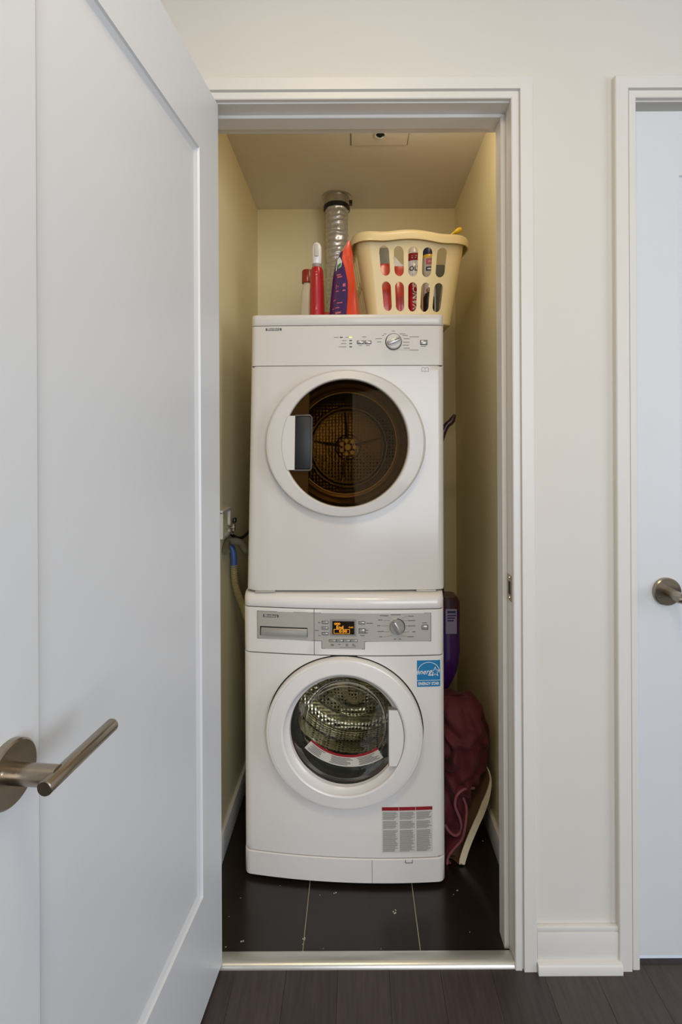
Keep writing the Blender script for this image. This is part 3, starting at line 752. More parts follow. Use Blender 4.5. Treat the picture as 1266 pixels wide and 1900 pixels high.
# dryer controls
lx, lz = dpt(508, 611.5); logo(dfas, lx, lz, df, dwarp, .0008, .049, .0072)
for px in (669, 683): button('option_button', px, 635, .019, .0085, dfas, dpt, df, dwarp, M['silver2'])
button('start_button', 786.5, 635.5, .0200, .0130, dfas, dpt, df, dwarp, M['silver2'])
kx, kz = dpt(730.5, 634); knob(dfas, kx, kz, .0232, df, dwarp, R(22), M['whitep'])
for px, py in ((633.5, 626), (651, 632), (651, 637.5), (651, 643.5)):
    x, z = dpt(px, py); plate('indicator_lamp', Flat().rect(x - .0042, x + .0042, z - .0014, z + .0014), M['dark'], dfas, .0008, dwarp, df)
x, z = dpt(651, 626)
plate('lit_indicator', Flat().rect(x - .0045, x + .0045, z - .002, z + .002), mat('lit_green', (226, 228, 140), .4, emit=.5), dfas, .0009, dwarp, df)
f = Flat()
for px, py, w_ in ((624, 626, 8), (644, 626, 5), (639, 632, 8), (638, 637.5, 10), (636, 643.5, 14), (676, 625, 8), (669, 641, 6), (683, 641, 6), (730, 614.5, 6), (715, 619.5, 5), (711, 622.5, 4), (747, 619.5, 11), (752, 622.5, 10), (769, 625, 18), (703, 628.5, 12), (704, 634.5, 8), (755, 628.5, 12), (754, 635, 12), (753, 640.5, 12), (755, 646, 12), (769, 649.5, 16), (786, 642.5, 10)):
    x, z = dpt(px, py); q = w_ / 1240.; f.rect(x - q, x + q, z - .0008, z + .0008)
f.line([dpt(742, 649), dpt(762, 649)], .0005); f.line([dpt(676, 626), dpt(676, 629)], .0005)
plate('panel_print', f, M['print2'], dfas, .0008, dwarp, df)
f = Flat(); x, z = dpt(789, 686)
w2, h2 = .0105, .0075
f.line([(x - w2, z - h2 * .8), (x - w2, z + h2 * .6), (x - w2 * .6, z + h2), (x, z + h2 * .6), (x + w2 * .6, z + h2), (x + w2, z + h2 * .6), (x + w2, z - h2 * .8)], .0009)
f.line([(x - w2, z - h2 * .8), (x - w2 * .5, z - h2 * .5), (x, z - h2 * .8), (x + w2 * .5, z - h2 * .5), (x + w2, z - h2 * .8)], .0009).line([(x, z + h2 * .6), (x, z - h2 * .8)], .0009)
plate('manual_symbol', f, M['print'], dryer, .0006, dwarp, df)

# ================================================================== THINGS ON THE DRYER
def ztop(Y): return DC.z + DH
ZT = DC.z + DH + .0006
def W(px, Y, py=520): return at(px, py, Y).x
# red spray bottle
Y = .385; x = W(588.5, Y)
p = thing('spray_bottle', 'slim glossy red bottle with white nozzle cap on the dryer', 'bottle', (x, Y, ZT))
build('bottle_body', MB().lathe_z(0, 0, [(.0225, 0), (.0245, .003), (.0245, .03), (.0235, .10), (.0218, .14), (.0205, .162), (.017, .172)], 28, 1, 1.3), M['red'], p)
build('neck_collar', MB().lathe_z(0, 0, [(.0145, .172), (.0145, .186), (.012, .190)], 24), mat('grey_collar', (150, 146, 140), .4), p)
mb = MB().tube([(0, 0, .186), (0, -.001, .20), (0, -.003, .225), (0, -.004, .240), (0, -.004, .250), (0, -.004, .254)], [.0145, .0155, .0155, .015, .010, .003], 24)
build('nozzle_cap', mb, M['clearw'], p)
build('nozzle_front', MB().box(-.0065, .0065, -.0215, -.017, .205, .243, .002, 2), mat('nozzle_face', (196, 188, 176), .4), p)
f = Flat().rect(-.015, .015, .016, .0175).rect(-.015, .015, .009, .0102).rect(-.003, .003, .150, .152).rect(-.003, .003, .140, .143).disc(0, .034, .003, 10).poly([(-.0015, .036), (.0015, .036), (0, .050)])
build('bottle_print', f.mb(lambda q: -math.sqrt(max(0, .0246 ** 2 - q * q)) * 1.3, .0006), M['pink'], p)['kind'] = 'stuff'
# white bottle with red cap
Y = .50; x = W(571, Y)
p = thing('cleaner_bottle', 'milky white bottle with dull red cap behind the slim red bottle', 'bottle', (x, Y, ZT))
build('bottle_body', MB().lathe_z(0, 0, [(.025, 0), (.028, .004), (.027, .05), (.024, .09), (.0235, .115), (.0195, .140), (.015, .155), (.0145, .165)], 28), M['offwhite'], p)
build('cap', MB().lathe_z(0, 0, [(.0185, .160), (.0200, .162), (.0195, .200), (.017, .205)], 28), M['redcap'], p)
# small red carton
Y = .50; x = W(605, Y)
p = build('small_carton', MB().box(-.016, .010, -.02, .02, 0, .058, .002, 1), M['orange'], loc=(x + .002, Y, ZT))
tag(p, 'low red carton half hidden between the slim red bottle and the pouch', 'box')
# detergent pouch
Y = .36
p = thing('detergent_pouch', 'upright purple and orange detergent pouch beside the laundry basket', 'pouch', (0, Y, ZT))
def px_z(py): return at(640, py, Y).z - ZT
lv = [(600, 611, 644, 669), (587, 611, 644, 668.5), (560, 613, 646, 665), (530, 616, 646, 661), (505, 619, 641, 657.5), (485, 624, 635, 656), (470, 631, 637, 654.5), (458, 639, 642.5, 652.5), (447, 646.5, 648, 650.5)]
L, Rr = [], []
random.seed(7)
for i, (py, a, c, b) in enumerate(lv):
    z = max(0, px_z(py)); k = 1 - i / 8.0
    xa, xc, xb = W(a, Y, py), W(c, Y, py), W(b, Y, py)
    dp = .006 + .045 * k ** .8
    j = .002 * math.sin(i * 2.1)
    L.append([(xa, .012 * k, z), (xa + (xc - xa) * .3, -.55 * dp + j, z), (xa + (xc - xa) * .65, -.8 * dp, z), (xc, -dp, z)])
    Rr.append([(xc, -dp, z), (xc + (xb - xc) * .35, -.72 * dp - j, z), (xc + (xb - xc) * .7, -.7 * dp + j, z), (xb, .010 * k, z), ((xa + xb) / 2, .7 * dp + .004, z), (xa, .012 * k, z)])
# upper-left carries a highlight painted into the film, the rest purple
build('purple_face', MB().ring_loft(L[:7], False), M['purple'], p, angle=60)
build('top_fold', MB().ring_loft(L[6:], False), mat('film_highlight', (206, 190, 170), .3, coat=.3, var=.08, vscale=20, bump=.3, bscale=40), p, angle=60)
build('orange_face', MB().ring_loft(Rr, False), M['orange'], p, angle=60)
# print on the pouch
def pouch_flat(fl2, m, nm, off=.0012):
    def mapp(u, z):
        # u 0..1 across the purple face, z height
        for i in range(len(L) - 1):
            if z <= L[i + 1][0][2] or i == len(L) - 2:
                t = (z - L[i][0][2]) / max(1e-6, L[i + 1][0][2] - L[i][0][2]); break
        row = [Vector(L[i][k]).lerp(Vector(L[i + 1][k]), t) for k in range(4)]
        q = min(2.999, max(0, u * 3)); k = int(q); v = row[k].lerp(row[k + 1], q - k)
        return (v.x - off * .5, v.y - off, v.z)
    o = build(nm, MB().add([mapp(a, b) for a, b in fl2.v], fl2.f), m, p, smooth=False)
    if 'print' in nm: o['kind'] = 'stuff'
f = Flat()
for (u, z, w_, h_) in ((.5, .135, .30, .004), (.55, .128, .34, .004), (.35, .098, .03, .014), (.45, .098, .05, .004), (.80, .100, .16, .010), (.80, .083, .16, .004), (.42, .083, .14, .003), (.3, .055, .16, .003), (.6, .045, .3, .003), (.4, .030, .4, .003), (.55, .014, .3, .006)):
    f.rect(u - w_ / 2, u + w_ / 2, z - h_ / 2, z + h_ / 2, 2)
pouch_flat(f, M['pink'], 'pouch_print')
pouch_flat(Flat().poly([(.25, .150), (.75, .160), (.95, .175), (.6, .192), (.3, .185)]), M['whitepr'], 'leaf_mark', .0014)
pouch_flat(Flat().poly([(.35, .153), (.72, .163), (.8, .172), (.5, .168)]), M['green'], 'leaf_green', .0020)

# ---------------- laundry basket
BY0 = .41                      # front of the base
bL, bR = .051, .322            # base x
rL, rR = -.008, .378           # rim x
bY0, bY1 = .405, .80
rY0, rY1 = .360, .86
RZ = .275
basket = thing('laundry_basket', 'cream plastic laundry basket with rounded slots, full of bottles on the dryer', 'basket', (.167, .633, ZT + .002), R(6))
bcx, bcy = .19, .62
def bpoint(s, h, out=0.0):
    """s in [0,4): side index + fraction, front first, left->right; h 0..1 height"""
    k = h
    x0, x1 = bL + (rL + .012 - bL) * k, bR + (rR - .012 - bR) * k
    y0, y1 = bY0 + (rY0 + .012 - bY0) * k, bY1 + (rY1 - .012 - bY1) * k
    x0 -= out; x1 += out; y0 -= out; y1 += out
    r = .030 + .015 * k + out
    side = int(s) % 4; t = s - int(s)
    def corner(cx, cy, a): return (cx + r * math.cos(a), cy + r * math.sin(a))
    # fraction .1 at each end is the rounded corner
    c = .10
    if side == 0: A, B = (x0 + r, y0), (x1 - r, y0); a0 = R(225); a1 = R(315); ca = (x0 + r, y0 + r); cb = (x1 - r, y0 + r); d0, d1 = 225, 315
    if side == 1: A, B = (x1, y0 + r), (x1, y1 - r); ca = (x1 - r, y0 + r); cb = (x1 - r, y1 - r); d0, d1 = 315, 405
    if side == 2: A, B = (x1 - r, y1), (x0 + r, y1); ca = (x1 - r, y1 - r); cb = (x0 + r, y1 - r); d0, d1 = 45, 135
    if side == 3: A, B = (x0, y1 - r), (x0, y0 + r); ca = (x0 + r, y1 - r); cb = (x0 + r, y0 + r); d0, d1 = 135, 225
    if t < c: a = R(d0 + 45 * t / c); q = (ca[0] + r * math.cos(a), ca[1] + r * math.sin(a))
    elif t > 1 - c: a = R(d1 - 45 * (1 - t) / c); q = (cb[0] + r * math.cos(a), cb[1] + r * math.sin(a))
    else:
        u = (t - c) / (1 - 2 * c); q = (A[0] + (B[0] - A[0]) * u, A[1] + (B[1] - A[1]) * u)
    bow = 0.0
    return (q[0] - bcx, q[1] - bcy, h * RZ)
def rimz(s):
    side = int(s) % 4; t = s - int(s)
    if side in (0, 2): return .010 * max(0, math.cos((t - .5) * PI * 1.8)) ** 1.2 * (1 if abs(t - .5) < .28 else 1) - .004
    return -.004
mb = MB()
def cell(s0, s1, h0, h1, hole):
    N = 28
    rs = (s1 - s0) / 2; rh = (h1 - h0) / 2; cs = (s0 + s1) / 2; ch = (h0 + h1) / 2
    if not hole:
        k = 14
        P = [[bpoint(s0 + (s1 - s0) * i / k, h0 + (h1 - h0) * j / 2) for i in range(k + 1)] for j in range(3)]
        mb.ring_loft(P, False); return
    outer = []; inner = []
    hs, hh, = hole   # half width (s), half height (h)
    peri = []
    for i in range(N):
        a = 2 * PI * (i + .5) / N; ca, sa = math.cos(a), math.sin(a)
        t = min(1 / abs(ca) if abs(ca) > 1e-9 else 9e9, 1 / abs(sa) if abs(sa) > 1e-9 else 9e9)
        peri.append((cs + rs * ca * t, ch + rh * sa * t))
        # stadium: half-circle ends in physical units
        wphys = hs * (.32 if True else 1); 
        cap = hs * .36 / RZ          # cap height in h units
        ang = a
        x_ = math.cos(ang); z_ = math.sin(ang)
        inner.append((cs + hs * x_, ch + (math.copysign(hh - cap, z_) + cap * z_ if abs(z_) > .05 else (hh - cap) * z_ / .05)))
    # corners: snap nearest perimeter points to the true corners
    for sx_ in (s0, s1):
        for hz_ in (h0, h1):
            j = min(range(N), key=lambda q: ((peri[q][0] - sx_) / rs) ** 2 + ((peri[q][1] - hz_) / rh) ** 2); peri[j] = (sx_, hz_)
    mb.ring_loft([[bpoint(*q) for q in peri], [bpoint(*q) for q in inner]])
def side_wall(side, cols, s_start, s_end):
    hB, hM, hT = .105, .505, .905
    mb_s = side
    cell(side, side + s_start, 0, 1, None); cell(side + s_end, side + 1, 0, 1, None)
    w_ = (s_end - s_start) / cols
    for i in range(cols):
        a = side + s_start + w_ * i; b = a + w_
        cell(a, b, 0, hB, None); cell(a, b, hT, 1, None)
        cell(a, b, hB, hM, (w_ * .34, .168)); cell(a, b, hM, hT, (w_ * .34, .168))
side_wall(0, 5, .14, .87); side_wall(1, 8, .14, .86); side_wall(2, 5, .16, .84); side_wall(3, 8, .14, .86)
build('basket_wall', mb, M['basket'], basket, solid=.003, smooth=False)
mb = MB()
S = [i / 24 for i in range(96)]
base = [bpoint(s, 0) for s in S]
mb.ring_loft([base, [(x * .9, y * .9, .004) for x, y, z in base]], True, False, True)
build('basket_base', mb, M['basket'], basket, solid=.003)
# rim: rolled lip
rings = []
for s in S:
    p0 = Vector(bpoint(s, 1)); p1 = Vector(bpoint(s, 1, .012)); p2 = Vector(bpoint(s, 1, .016)); dz = rimz(s)
    rings.append([p0 + Vector((0, 0, -.004)), p0 + Vector((0, 0, .006 + dz)), p0.lerp(p1, .4) + Vector((0, 0, .011 + dz)), p1 + Vector((0, 0, .007 + dz)), p2 + Vector((0, 0, -.004 + dz)), p2 + Vector((0, 0, -.022 + dz)), p1 + Vector((0, 0, -.022 + dz)), p0.lerp(p1, .5) + Vector((0, 0, .001 + dz))])
rings.append(rings[0])
build('basket_rim', MB().ring_loft(rings), M['basket'], basket, angle=60)

# contents (top-level things standing in the basket)
BZ = ZT + .008
def front_band(f_, r, y_off=0): return f_.mb(lambda q: -math.sqrt(max(0, r * r - q * q)), y_off)
Y = .475
def bottle(name, label, px, Y, prof, m, h0=BZ, sy=1.0, cat='bottle'):
    t = thing(name, label, cat, (W(px, Y), Y, h0))
    build('bottle_body', MB().lathe_z(0, 0, prof, 28, 1, sy), m, t)
    return t
# orange pouch left
t = thing('powder_pouch', 'orange-red pouch with silver top seen through the left basket slots', 'pouch', (W(714, .47), .47, BZ))
hexa = ((-1, -1), (0, -1.15), (1, -1), (1, 1), (0, 1.15), (-1, 1))
build('pouch_body', MB().ring_loft([[(sx * a, sy * b, z) for sx, sy in hexa] for a, b, z in ((.022, .020, 0), (.024, .022, .01), (.024, .020, .15), (.023, .017, .202))], True, True, True), M['orange'], t)
build('pouch_top', MB().ring_loft([[(sx * a + (z - .2) * .1, sy * b, z) for sx, sy in hexa] for a, b, z in ((.023, .017, .2022), (.023, .010, .235), (.022, .002, .262))], True, True, True), M['slate'], t)
t = thing('refill_pouch', 'orange-red refill pack with white shoulder behind the second column of basket slots', 'pouch', (W(742, .50), .50, BZ))
build('pack_body', MB().box(-.020, .020, -.02, .02, 0, .205, .004, 2), M['orange'], t)
build('pack_shoulder', MB().ring_loft([[(-.020, -.019, .2045), (.020, -.019, .2045), (.020, .019, .2045), (-.020, .019, .2045)], [(-.019, -.014, .240), (.004, -.014, .214), (.004, .014, .214), (-.019, .014, .240)]], True, True, True), M['whitepr'], t)
build('pack_stripe', MB().box(.0120, .0190, -.0206, -.020, .06, .135), M['dark'], t)
build('pack_badge', MB().box(.0115, .0165, -.0212, -.0204, .136, .143), M['yellow'], t)
t = bottle('stain_remover_bottle', 'white bottle with rounded top and red band in the middle of the basket', 769, .475, [(.022, .1475), (.0238, .150), (.0238, .238), (.022, .252), (.016, .262), (.006, .266), (0.0, .267)], M['clearw'])
build('lower_wrap', MB().lathe_z(0, 0, [(.020, 0), (.0240, .003), (.0240, .1475)], 28), M['red'], t)
build('red_band', MB().lathe_z(0, 0, [(.0241, .214), (.0243, .215), (.0243, .238), (.0241, .239)], 28), M['redp'], t)
build('label_lettering', front_band(Flat().text('OLV', 0, .186, .022, .9, 0, .0008).rect(-.010, .010, .166, .168), .0245, .0004), M['print'], t)
f = Flat(); v_, fc = text2d('VANCE', .027, .2, .0006)
f.v += [(-b * .85 + .001, a + .090) for a, b in v_]; f.f += fc
build('wrap_lettering', front_band(f, .0247, .0004), M['whitepr'], t)
f = Flat(); f.rect(-.012, .004, .222, .2235).rect(-.012, .006, .228, .2295); o = build('band_print', front_band(f, .0248, .0006), M['whitepr'], t); o['kind'] = 'stuff'
t = bottle('softener_bottle', 'navy capped white bottle with pink and yellow label right of the red banded one', 797, .49, [(.018, .160), (.0225, .172), (.0232, .18), (.0232, .232)], M['offwhite'])
build('lower_body', MB().lathe_z(0, 0, [(.020, 0), (.0222, .003), (.0222, .12), (.018, .160)], 28), M['clearw'], t)
build('shoulder', MB().lathe_z(0, 0, [(.0233, .231), (.0233, .239), (.022, .241)], 28), M['yellow'], t)
build('cap', MB().lathe_z(0, 0, [(.022, .240), (.022, .258), (.0208, .261), (.0208, .272), (.018, .276)], 28), M['navy'], t)
build('label_patch', front_band(Flat().rect(-.014, .010, .206, .226, 6), .0233, .0006), M['pink'], t)
build('label_stripe', front_band(Flat().rect(-.014, .014, .184, .198, 6), .0233, .0006), M['navy'], t)
f = Flat().text('m', -.002, .216, .014).rect(-.010, .010, .188, .193, 4)
o = build('label_print', front_band(f, .0233, .0012), M['whitepr'], t); o['kind'] = 'stuff'
build('red_collar', MB().lathe_z(0, 0, [(.0205, .150), (.0222, .151), (.0222, .158), (.0205, .159)], 28), M['redcap'], t)
t = thing('dark_round_canister', 'dark glossy canister low in front of the navy capped bottle', 'canister', (W(796, .447), .447, BZ))
build('canister_body', MB().lathe_z(0, 0, [(.016, 0), (.0185, .004), (.0185, .085), (.014, .098), (.006, .104)], 24), M['dark'], t)
build('canister_knob', MB().lathe_z(0, 0, [(.005, .104), (.009, .110), (.009, .114), (.004, .120)], 16), M['chrome'], t)
t = bottle('cream_bottle', 'cream coloured slanted bottle at the right end of the basket', 821, .49, [(.017, 0), (.019, .003), (.0175, .10), (.013, .14), (.010, .165), (.008, .20)], M['offwhite'], BZ)
t.rotation_euler = (0, R(5), 0)
build('cap', MB().lathe_z(0, 0, [(.0095, .195), (.0095, .225), (.007, .23)], 20), M['clearw'], t)
t = build('grey_green_box', MB().box(-.026, .026, -.013, .013, 0, .235, .003, 1), M['slate'], loc=(W(812, .56), .565, BZ))
tag(t, 'tall grey-green box behind the cream bottle in the basket', 'box')
# yellow handle end
a = at(836, 436, .46); b = at(846, 430, .46); c_ = at(853, 426.5, .46)
lo = Vector((a.x + .002, .475, BZ + .06))
t = thing('yellow_stick', 'yellow plastic stick with rounded end poking over the basket rim at right', 'stick', lo)
build('shaft', MB().tube([(0, 0, 0), tuple(a - lo), tuple(b - lo)], [.0035, .0035, .004], 10), M['yellow'], t)
build('rounded_end', MB().tube([tuple(a.lerp(b, .7) - lo), tuple(b - lo), tuple(b.lerp(c_, .5) - lo), tuple(c_ - lo), tuple(c_ + (c_ - b) * .45 - lo), tuple(c_ + (c_ - b) * .6 - lo)], [.004, .0068, .0088, .0088, .006, .001], 14), M['yellow'], t)

# ================================================================== LEFT SIDE: hookup
ob = thing('water_outlet_box', 'cream wall box for the washer water valves on the left closet wall', 'outlet box', (CL, .40, 1.036))
build('box_frame', MB().box(.0, .010, -.055, .055, .033, .045, .002, 1).box(.0, .010, .040, .055, -.040, .040, .002, 1).box(.0, .010, -.055, -.040, -.040, .040, .002, 1).box(0, .010, -.055, .055, -.046, -.036, .002, 1), M['trim'], ob)
build('box_back', MB().box(.0005, .002, -.045, .045, -.038, .038), M['closet'], ob)
build('valve', MB().tube([(.002, .02, -.018), (.030, .02, -.018)], .007, 14).tube([(.026, .02, -.030), (.026, .02, -.008)], .006, 12), M['chrome'], ob)
build('valve_handle', MB().box(.024, .034, .008, .032, -.004, .012, .003, 2), M['dark'], ob)
def hose(name, label, pts, r, m, rib=0.0, pitch=.006):
    # catmull-rom
    P = [Vector(p) for p in pts]; P = [P[0] * 2 - P[1]] + P + [P[-1] * 2 - P[-2]]; out = []
    for i in range(1, len(P) - 2):
        for k in range(24):
            t = k / 24
            out.append(.5 * ((2 * P[i]) + (-P[i - 1] + P[i + 1]) * t + (2 * P[i - 1] - 5 * P[i] + 4 * P[i + 1] - P[i + 2]) * t * t + (-P[i - 1] + 3 * P[i] - 3 * P[i + 1] + P[i + 2]) * t ** 3))
    out.append(P[-2])
    rs = [r + (rib * (1 if i % 2 else -1)) for i in range(len(out))]
    o = build(name, MB().tube(out, rs, 16), m)
    tag(o, label, 'hose'); return o
hose('braided_hose', 'thick grey hose bending from the wall box behind the dryer', [(CL + .016, .36, .950), at(422, 1006, .41), at(445, 1007, .44), at(462, 1022, .47), (-.345, .56, 1.00), (-.34, .93, .95)], .0125, M['hose'])
hp = thing('drain_hose', 'olive ribbed drain hose with blue upper end hanging left of the dryer', 'hose', (0, 0, 0))
def pathpts(P):
    P = [Vector(p) for p in P]; P = [P[0] * 2 - P[1]] + P + [P[-1] * 2 - P[-2]]; out = []
    for i in range(1, len(P) - 2):
        for k in range(20):
            t = k / 20
            out.append(.5 * ((2 * P[i]) + (-P[i - 1] + P[i + 1]) * t + (2 * P[i - 1] - 5 * P[i] + 4 * P[i + 1] - P[i + 2]) * t * t + (-P[i - 1] + 3 * P[i] - 3 * P[i + 1] + P[i + 2]) * t ** 3))
    return out + [P[-2]]
pp = pathpts([at(424, 1012, .45), at(431, 1019, .45), at(434, 1034, .45), at(434, 1052, .45)])
build('blue_cuff', MB().tube(pp, .0105, 16), M['blue'], hp)
pp = pathpts([at(434, 1048, .45), at(436, 1080, .455), at(443, 1105, .46), at(452, 1125, .47), at(460, 1145, .50), (-.36, .62, .70), (-.36, .92, .55)])
build('ribbed_tube', MB().tube(pp, [.0112 + (.0012 if i % 2 else -.0012) for i in range(len(pp))], 16), M['hosey'], hp)
hose('supply_hose', 'thin dark hose with chrome end above the thick grey hose', [(CL + .022, .42, .999), at(432, 994, .44), at(452, 996, .47), (-.35, .60, 1.02), (-.345, .93, 1.0)], .0055, M['dark'])

# ================================================================== RIGHT SIDE
# upright purple appliance
vac = thing('upright_vacuum', 'purple plastic upright appliance with silver label, wedged right of the washer', 'vacuum', (.305, .575, 0))
def vp(px, py, Y=.57): q = at(px, py, Y); return (q.x - .305, Y - .575, q.z)
rings = []
for (py, xr) in ((1106, 848), (1112, 852), (1130, 852.5), (1160, 852), (1200, 853), (1225, 851), (1243, 846), (1258, 838), (1272, 829)):
    z = vp(840, py)[2]; xr_ = vp(xr, py)[0]; xl_ = -.012
    cx_ = (xl_ + xr_) / 2; rx_ = (xr_ - xl_) / 2
    rings.append([(cx_ + rx_ * math.copysign(abs(math.cos(a)) ** .6, math.cos(a)), .045 * math.copysign(abs(math.sin(a)) ** .6, math.sin(a)), z) for a in [2 * PI * k / 32 for k in range(32)]])
build('dust_cup', MB().ring_loft(rings[2:], True, True, True), M['vpurple'], vac)
build('top_housing', MB().ring_loft([[(x * .9 + .002, y * .9, z + .004) for x, y, z in rings[0]]] + rings[:3], True, True, True), M['maroonp'], vac)
a = vp(829, 1130, .53); b = vp(848, 1176, .53)
build('silver_label', MB().box(a[0] - .004, b[0], -.0475, -.044, b[2], a[2], .001, 1), mat('lavender_label', (150, 136, 160), .35, metal=.2, var=.05), vac)
build('label_window', MB().box(a[0] + .002, b[0] - .004, -.0485, -.0475, a[2] - .014, a[2] - .006), M['navy'], vac)
mb = MB()
for k in range(3): mb.box(a[0] + .002, b[0] - .003 - .004 * k, -.0485, -.0475, a[2] - .024 - k * .009, a[2] - .020 - k * .009)
build('label_print', mb, M['vpurple'], vac)
build('lower_tube', MB().tube([(-.001, .01, .03), (-.001, .01, rings[-1][0][2] + .01)], .009, 16), M['maroonp'], vac)
build('floor_head', MB().box(-.012, .10, -.035, .09, 0.0, .045, .008, 2), M['maroonp'], vac)
e1 = vp(845, 769, .60); e2 = vp(838, 782, .60); e3 = vp(828, 792, .60); e4 = vp(820, 806, .60)
pp = pathpts([(.006, .02, .74), (-.010, .03, .95), (-.010, .03, 1.20), (e4[0] - .004, .03, e4[2] - .03), (e3[0], .03, e3[2]), (e2[0], .03, e2[2]), (e1[0], .03, e1[2])])
N_ = len(pp)
build('handle', MB().tube(pp, [.009 + .003 * (i / N_) if i < N_ * .86 else .012 - .0075 * ((i / N_ - .86) / .14) for i in range(N_)], 14), M['maroonp'], vac)

def wside(y): return .2600 + max(0, y - .231) * .0572
# burgundy blanket, bunched between washer and wall
bl = thing('burgundy_blanket', 'bunched burgundy plush blanket with brown cloth stuffed between the washer and the right wall', 'blanket', (.34, .40, 0))
prof = [  # z, x left, x right, y front, y back
    (.0, .275, .325, .36, .46), (.03, .268, .33, .345, .48), (.10, .264, .345, .335, .50), (.16, .262, .36, .33, .52), (.21, .262, .372, .325, .54), (.25, .262, .395, .32, .55),
    (.29, .262, .418, .315, .56), (.34, .262, .430, .31, .57), (.40, .262, .430, .31, .57), (.44, .262, .423, .315, .56), (.475, .262, .408, .33, .54), (.50, .264, .392, .345, .52), (.517, .275, .375, .365, .49), (.526, .30, .35, .39, .46)]
def interp(z):
    for a, b in zip(prof[:-1], prof[1:]):
        if z <= b[0]:
            t = (z - a[0]) / (b[0] - a[0]); return [a[i] + (b[i] - a[i]) * t for i in range(5)]
    return list(prof[-1])
rings = []
NZ, NT = 170, 150
def bump_(p, k): return ((math.cos(2 * PI * p) + 1) / 2) ** k
for i in range(NZ + 1):
    z = .526 * i / NZ; _, xl_, xr_, yf_, yb_ = interp(z); z *= .915; yb_ -= .055
    cx_, cy_, rx_, ry_ = (xl_ + xr_) / 2, (yf_ + yb_) / 2, (xr_ - xl_) / 2, (yb_ - yf_) / 2
    ring = []
    for k in range(NT):
        a = 2 * PI * k / NT; ca, sa = math.cos(a), math.sin(a)
        x = cx_ + rx_ * math.copysign(abs(ca) ** .8, ca); y = cy_ + ry_ * math.copysign(abs(sa) ** .8, sa)
        q = Vector((x, y, z)); N1 = noise.noise(q * 7 + Vector((3, 3, 3))); N2 = noise.noise(q * 11 + Vector((9, 1, 4))); N3 = noise.noise(q * 9 + Vector((1, 7, 2)))
        up = min(1, max(0, (z - .21) / .07))          # 1 in the bunched top, 0 in the hanging part
        rr_ = math.hypot(x - .275 + .02 * N1, (z - .335) * .85 + .02 * N2) - y * .25
        swag = bump_(rr_ * 21 + .9 * N3, 1.1) * (.75 + .7 * N2)
        cross = bump_(x * 11 - z * 9 + 1.6 * N1, 1.6) * (.5 + .9 * N3)
        hang = bump_(x * 24 + z * 5 + 1.1 * N1, 1.2) * (.8 + .5 * N2)
        fold = up * (.024 * swag + .014 * cross - .022) + (1 - up) * (.020 * hang - .010) + .0035 * noise.noise(q * 38)
        q = q + Vector((ca * .6, sa, .35 * up)).normalized() * fold
        q.z -= .012 * swag * up * max(0, -sa)          # bulges sag over the crease below them
        q.x = min(max(q.x, wside(q.y)), .4385)
        ring.append((q.x - .34, q.y - .40, max(q.z, .001)))
    rings.append(ring)
build('plush_fabric', MB().ring_loft(rings, True, True, True), M['towel'], bl, angle=80)
# hanging folds with a paler hem
def fold_sheet(name, pix, Y0, depth, m, hem, hw_=.0045, bend=.02, parent=bl, hm='hem'):
    P = pathpts([at(a, b, Y0 + d) for a, b, d in pix])
    o_ = Vector(parent.location)
    rings = []
    for p_ in P:
        rings.append([tuple(p_ - o_ + Vector((-bend * math.sin(t * PI * .5) , depth * t, .004 * math.sin(t * 7)))) for t in (0, .15, .3, .5, .75, 1)])
    mb = MB().ring_loft(rings, False)
    mb.v = [(min(max(x, wside(y + o_.y) + .002 - o_.x), .4385 - o_.x), y, max(z, .002)) for x, y, z in mb.v]
    s_ = build(name, mb, m, parent, angle=80, solid=.004)
    mb = MB().tube([p_ - o_ for p_ in P], hw_, 10)
    mb.v = [(min(max(x, wside(y + o_.y) - o_.x), .4385 - o_.x), y, max(z, .001)) for x, y, z in mb.v]
    build(hm, mb, hem, s_)
fold_sheet('hanging_fold', [(880, 1462, .03), (862, 1464, .0), (848, 1476, -.01), (845, 1496, -.01), (854, 1520, -.005), (856, 1540, 0), (846, 1550, 0), (834, 1543, .01), (826, 1530, .02)], .32, .14, M['towel'], M['hem'], .0038)
fold_sheet('hanging_fold', [(860, 1480, .03), (866, 1500, .01), (864, 1530, 0), (858, 1556, 0), (845, 1572, 0), (833, 1588, 0), (830, 1605, .0), (834, 1622, 0), (838, 1634, 0)], .305, .14, M['towel'], M['hem'], .0034)
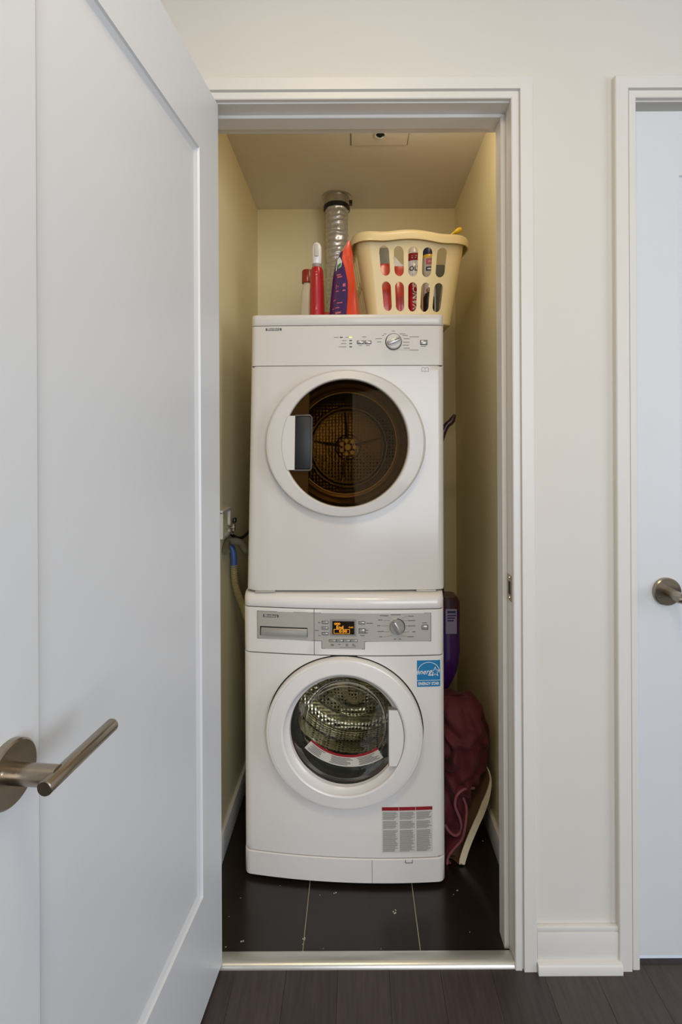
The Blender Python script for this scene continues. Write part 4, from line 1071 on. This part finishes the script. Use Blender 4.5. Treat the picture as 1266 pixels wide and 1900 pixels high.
# brown cloth with cream hem, grouped under the blanket
bc = bl
P = pathpts([at(a, b, Y_) for a, b, Y_ in ((893, 1412, .37), (905, 1424, .365), (911, 1446, .36), (908, 1475, .355), (900, 1502, .35), (886, 1534, .34), (873, 1565, .325), (864, 1592, .31), (857, 1621, .30))])
o_ = Vector(bc.location); rings = []; hemr = []
N_ = len(P)
for i, p_ in enumerate(P):
    t_ = i / (N_ - 1)
    wv = .006 * math.sin(t_ * 9)
    q = p_ - o_
    base_ = [(0, 0), (-.010, .004), (-.022, .020 + wv), (-.036, .026), (-.050, .050 + wv), (-.064, .09)]
    rings.append([(max(q.x + a, wside(q.y + b + o_.y) + .002 - o_.x), q.y + b, max(.004, q.z)) for a, b in base_])
    wd_ = .0035 + (.0135 if t_ > .45 else .0135 * max(0, (t_ - .25) / .2)) * (1 if t_ < .9 else (1 - t_) / .1 * .6 + .4)
    if t_ < .12: wd_ = .012
    hemr.append([(q.x + .001, q.y - .003, max(.003, q.z)), (q.x + .001, q.y - .006, max(.003, q.z)), (q.x - wd_, q.y - .004, max(.003, q.z + wd_ * .3)), (q.x - wd_, q.y - .001, max(.003, q.z + wd_ * .3))])
bf = build('brown_cloth', MB().ring_loft(rings, False), M['brown'], bc, angle=80, solid=.003)
build('cream_hem', MB().ring_loft(hemr, True, True, True), M['cream'], bf, angle=60)

# crumbs / specks on the tiles
random.seed(21); mb = MB()
for px, py, s_ in ((520, 1643, 1), (447, 1665, 1), (594, 1660, 1), (622, 1657, 2.4), (732, 1694, 3), (735, 1690, 2), (450, 1744, 3), (418, 1757, 1.6), (564, 1742, 2.5), (848, 1653, 2), (842, 1661, 1), (872, 1731, 1), (562, 1752, 1), (875, 1560, 2.5), (896, 1563, 2.4), (438, 1502, 1.5), (444, 1510, 1), (425, 1699, 1), (600, 1760, 1), (708, 1761, 1)):
    v = py - 830; s = v / CAMZ; Y = F / s + CAMY; q = at(px, py, Y)
    if Y < .03: continue
    r = .0009 * s_
    for k in range(3):
        ox, oy = random.uniform(-r, r) * 1.4, random.uniform(-r, r) * 1.4
        mb.box(q.x + ox - r * .5, q.x + ox + r * .5, Y + oy - r * .4, Y + oy + r * .4, 0, r * .7)
o = build('floor_crumbs', mb, M['speck'], smooth=False); o['kind'] = 'stuff'; o['label'] = 'pale crumbs and lint scattered on the dark closet tiles'; o['category'] = 'crumbs'
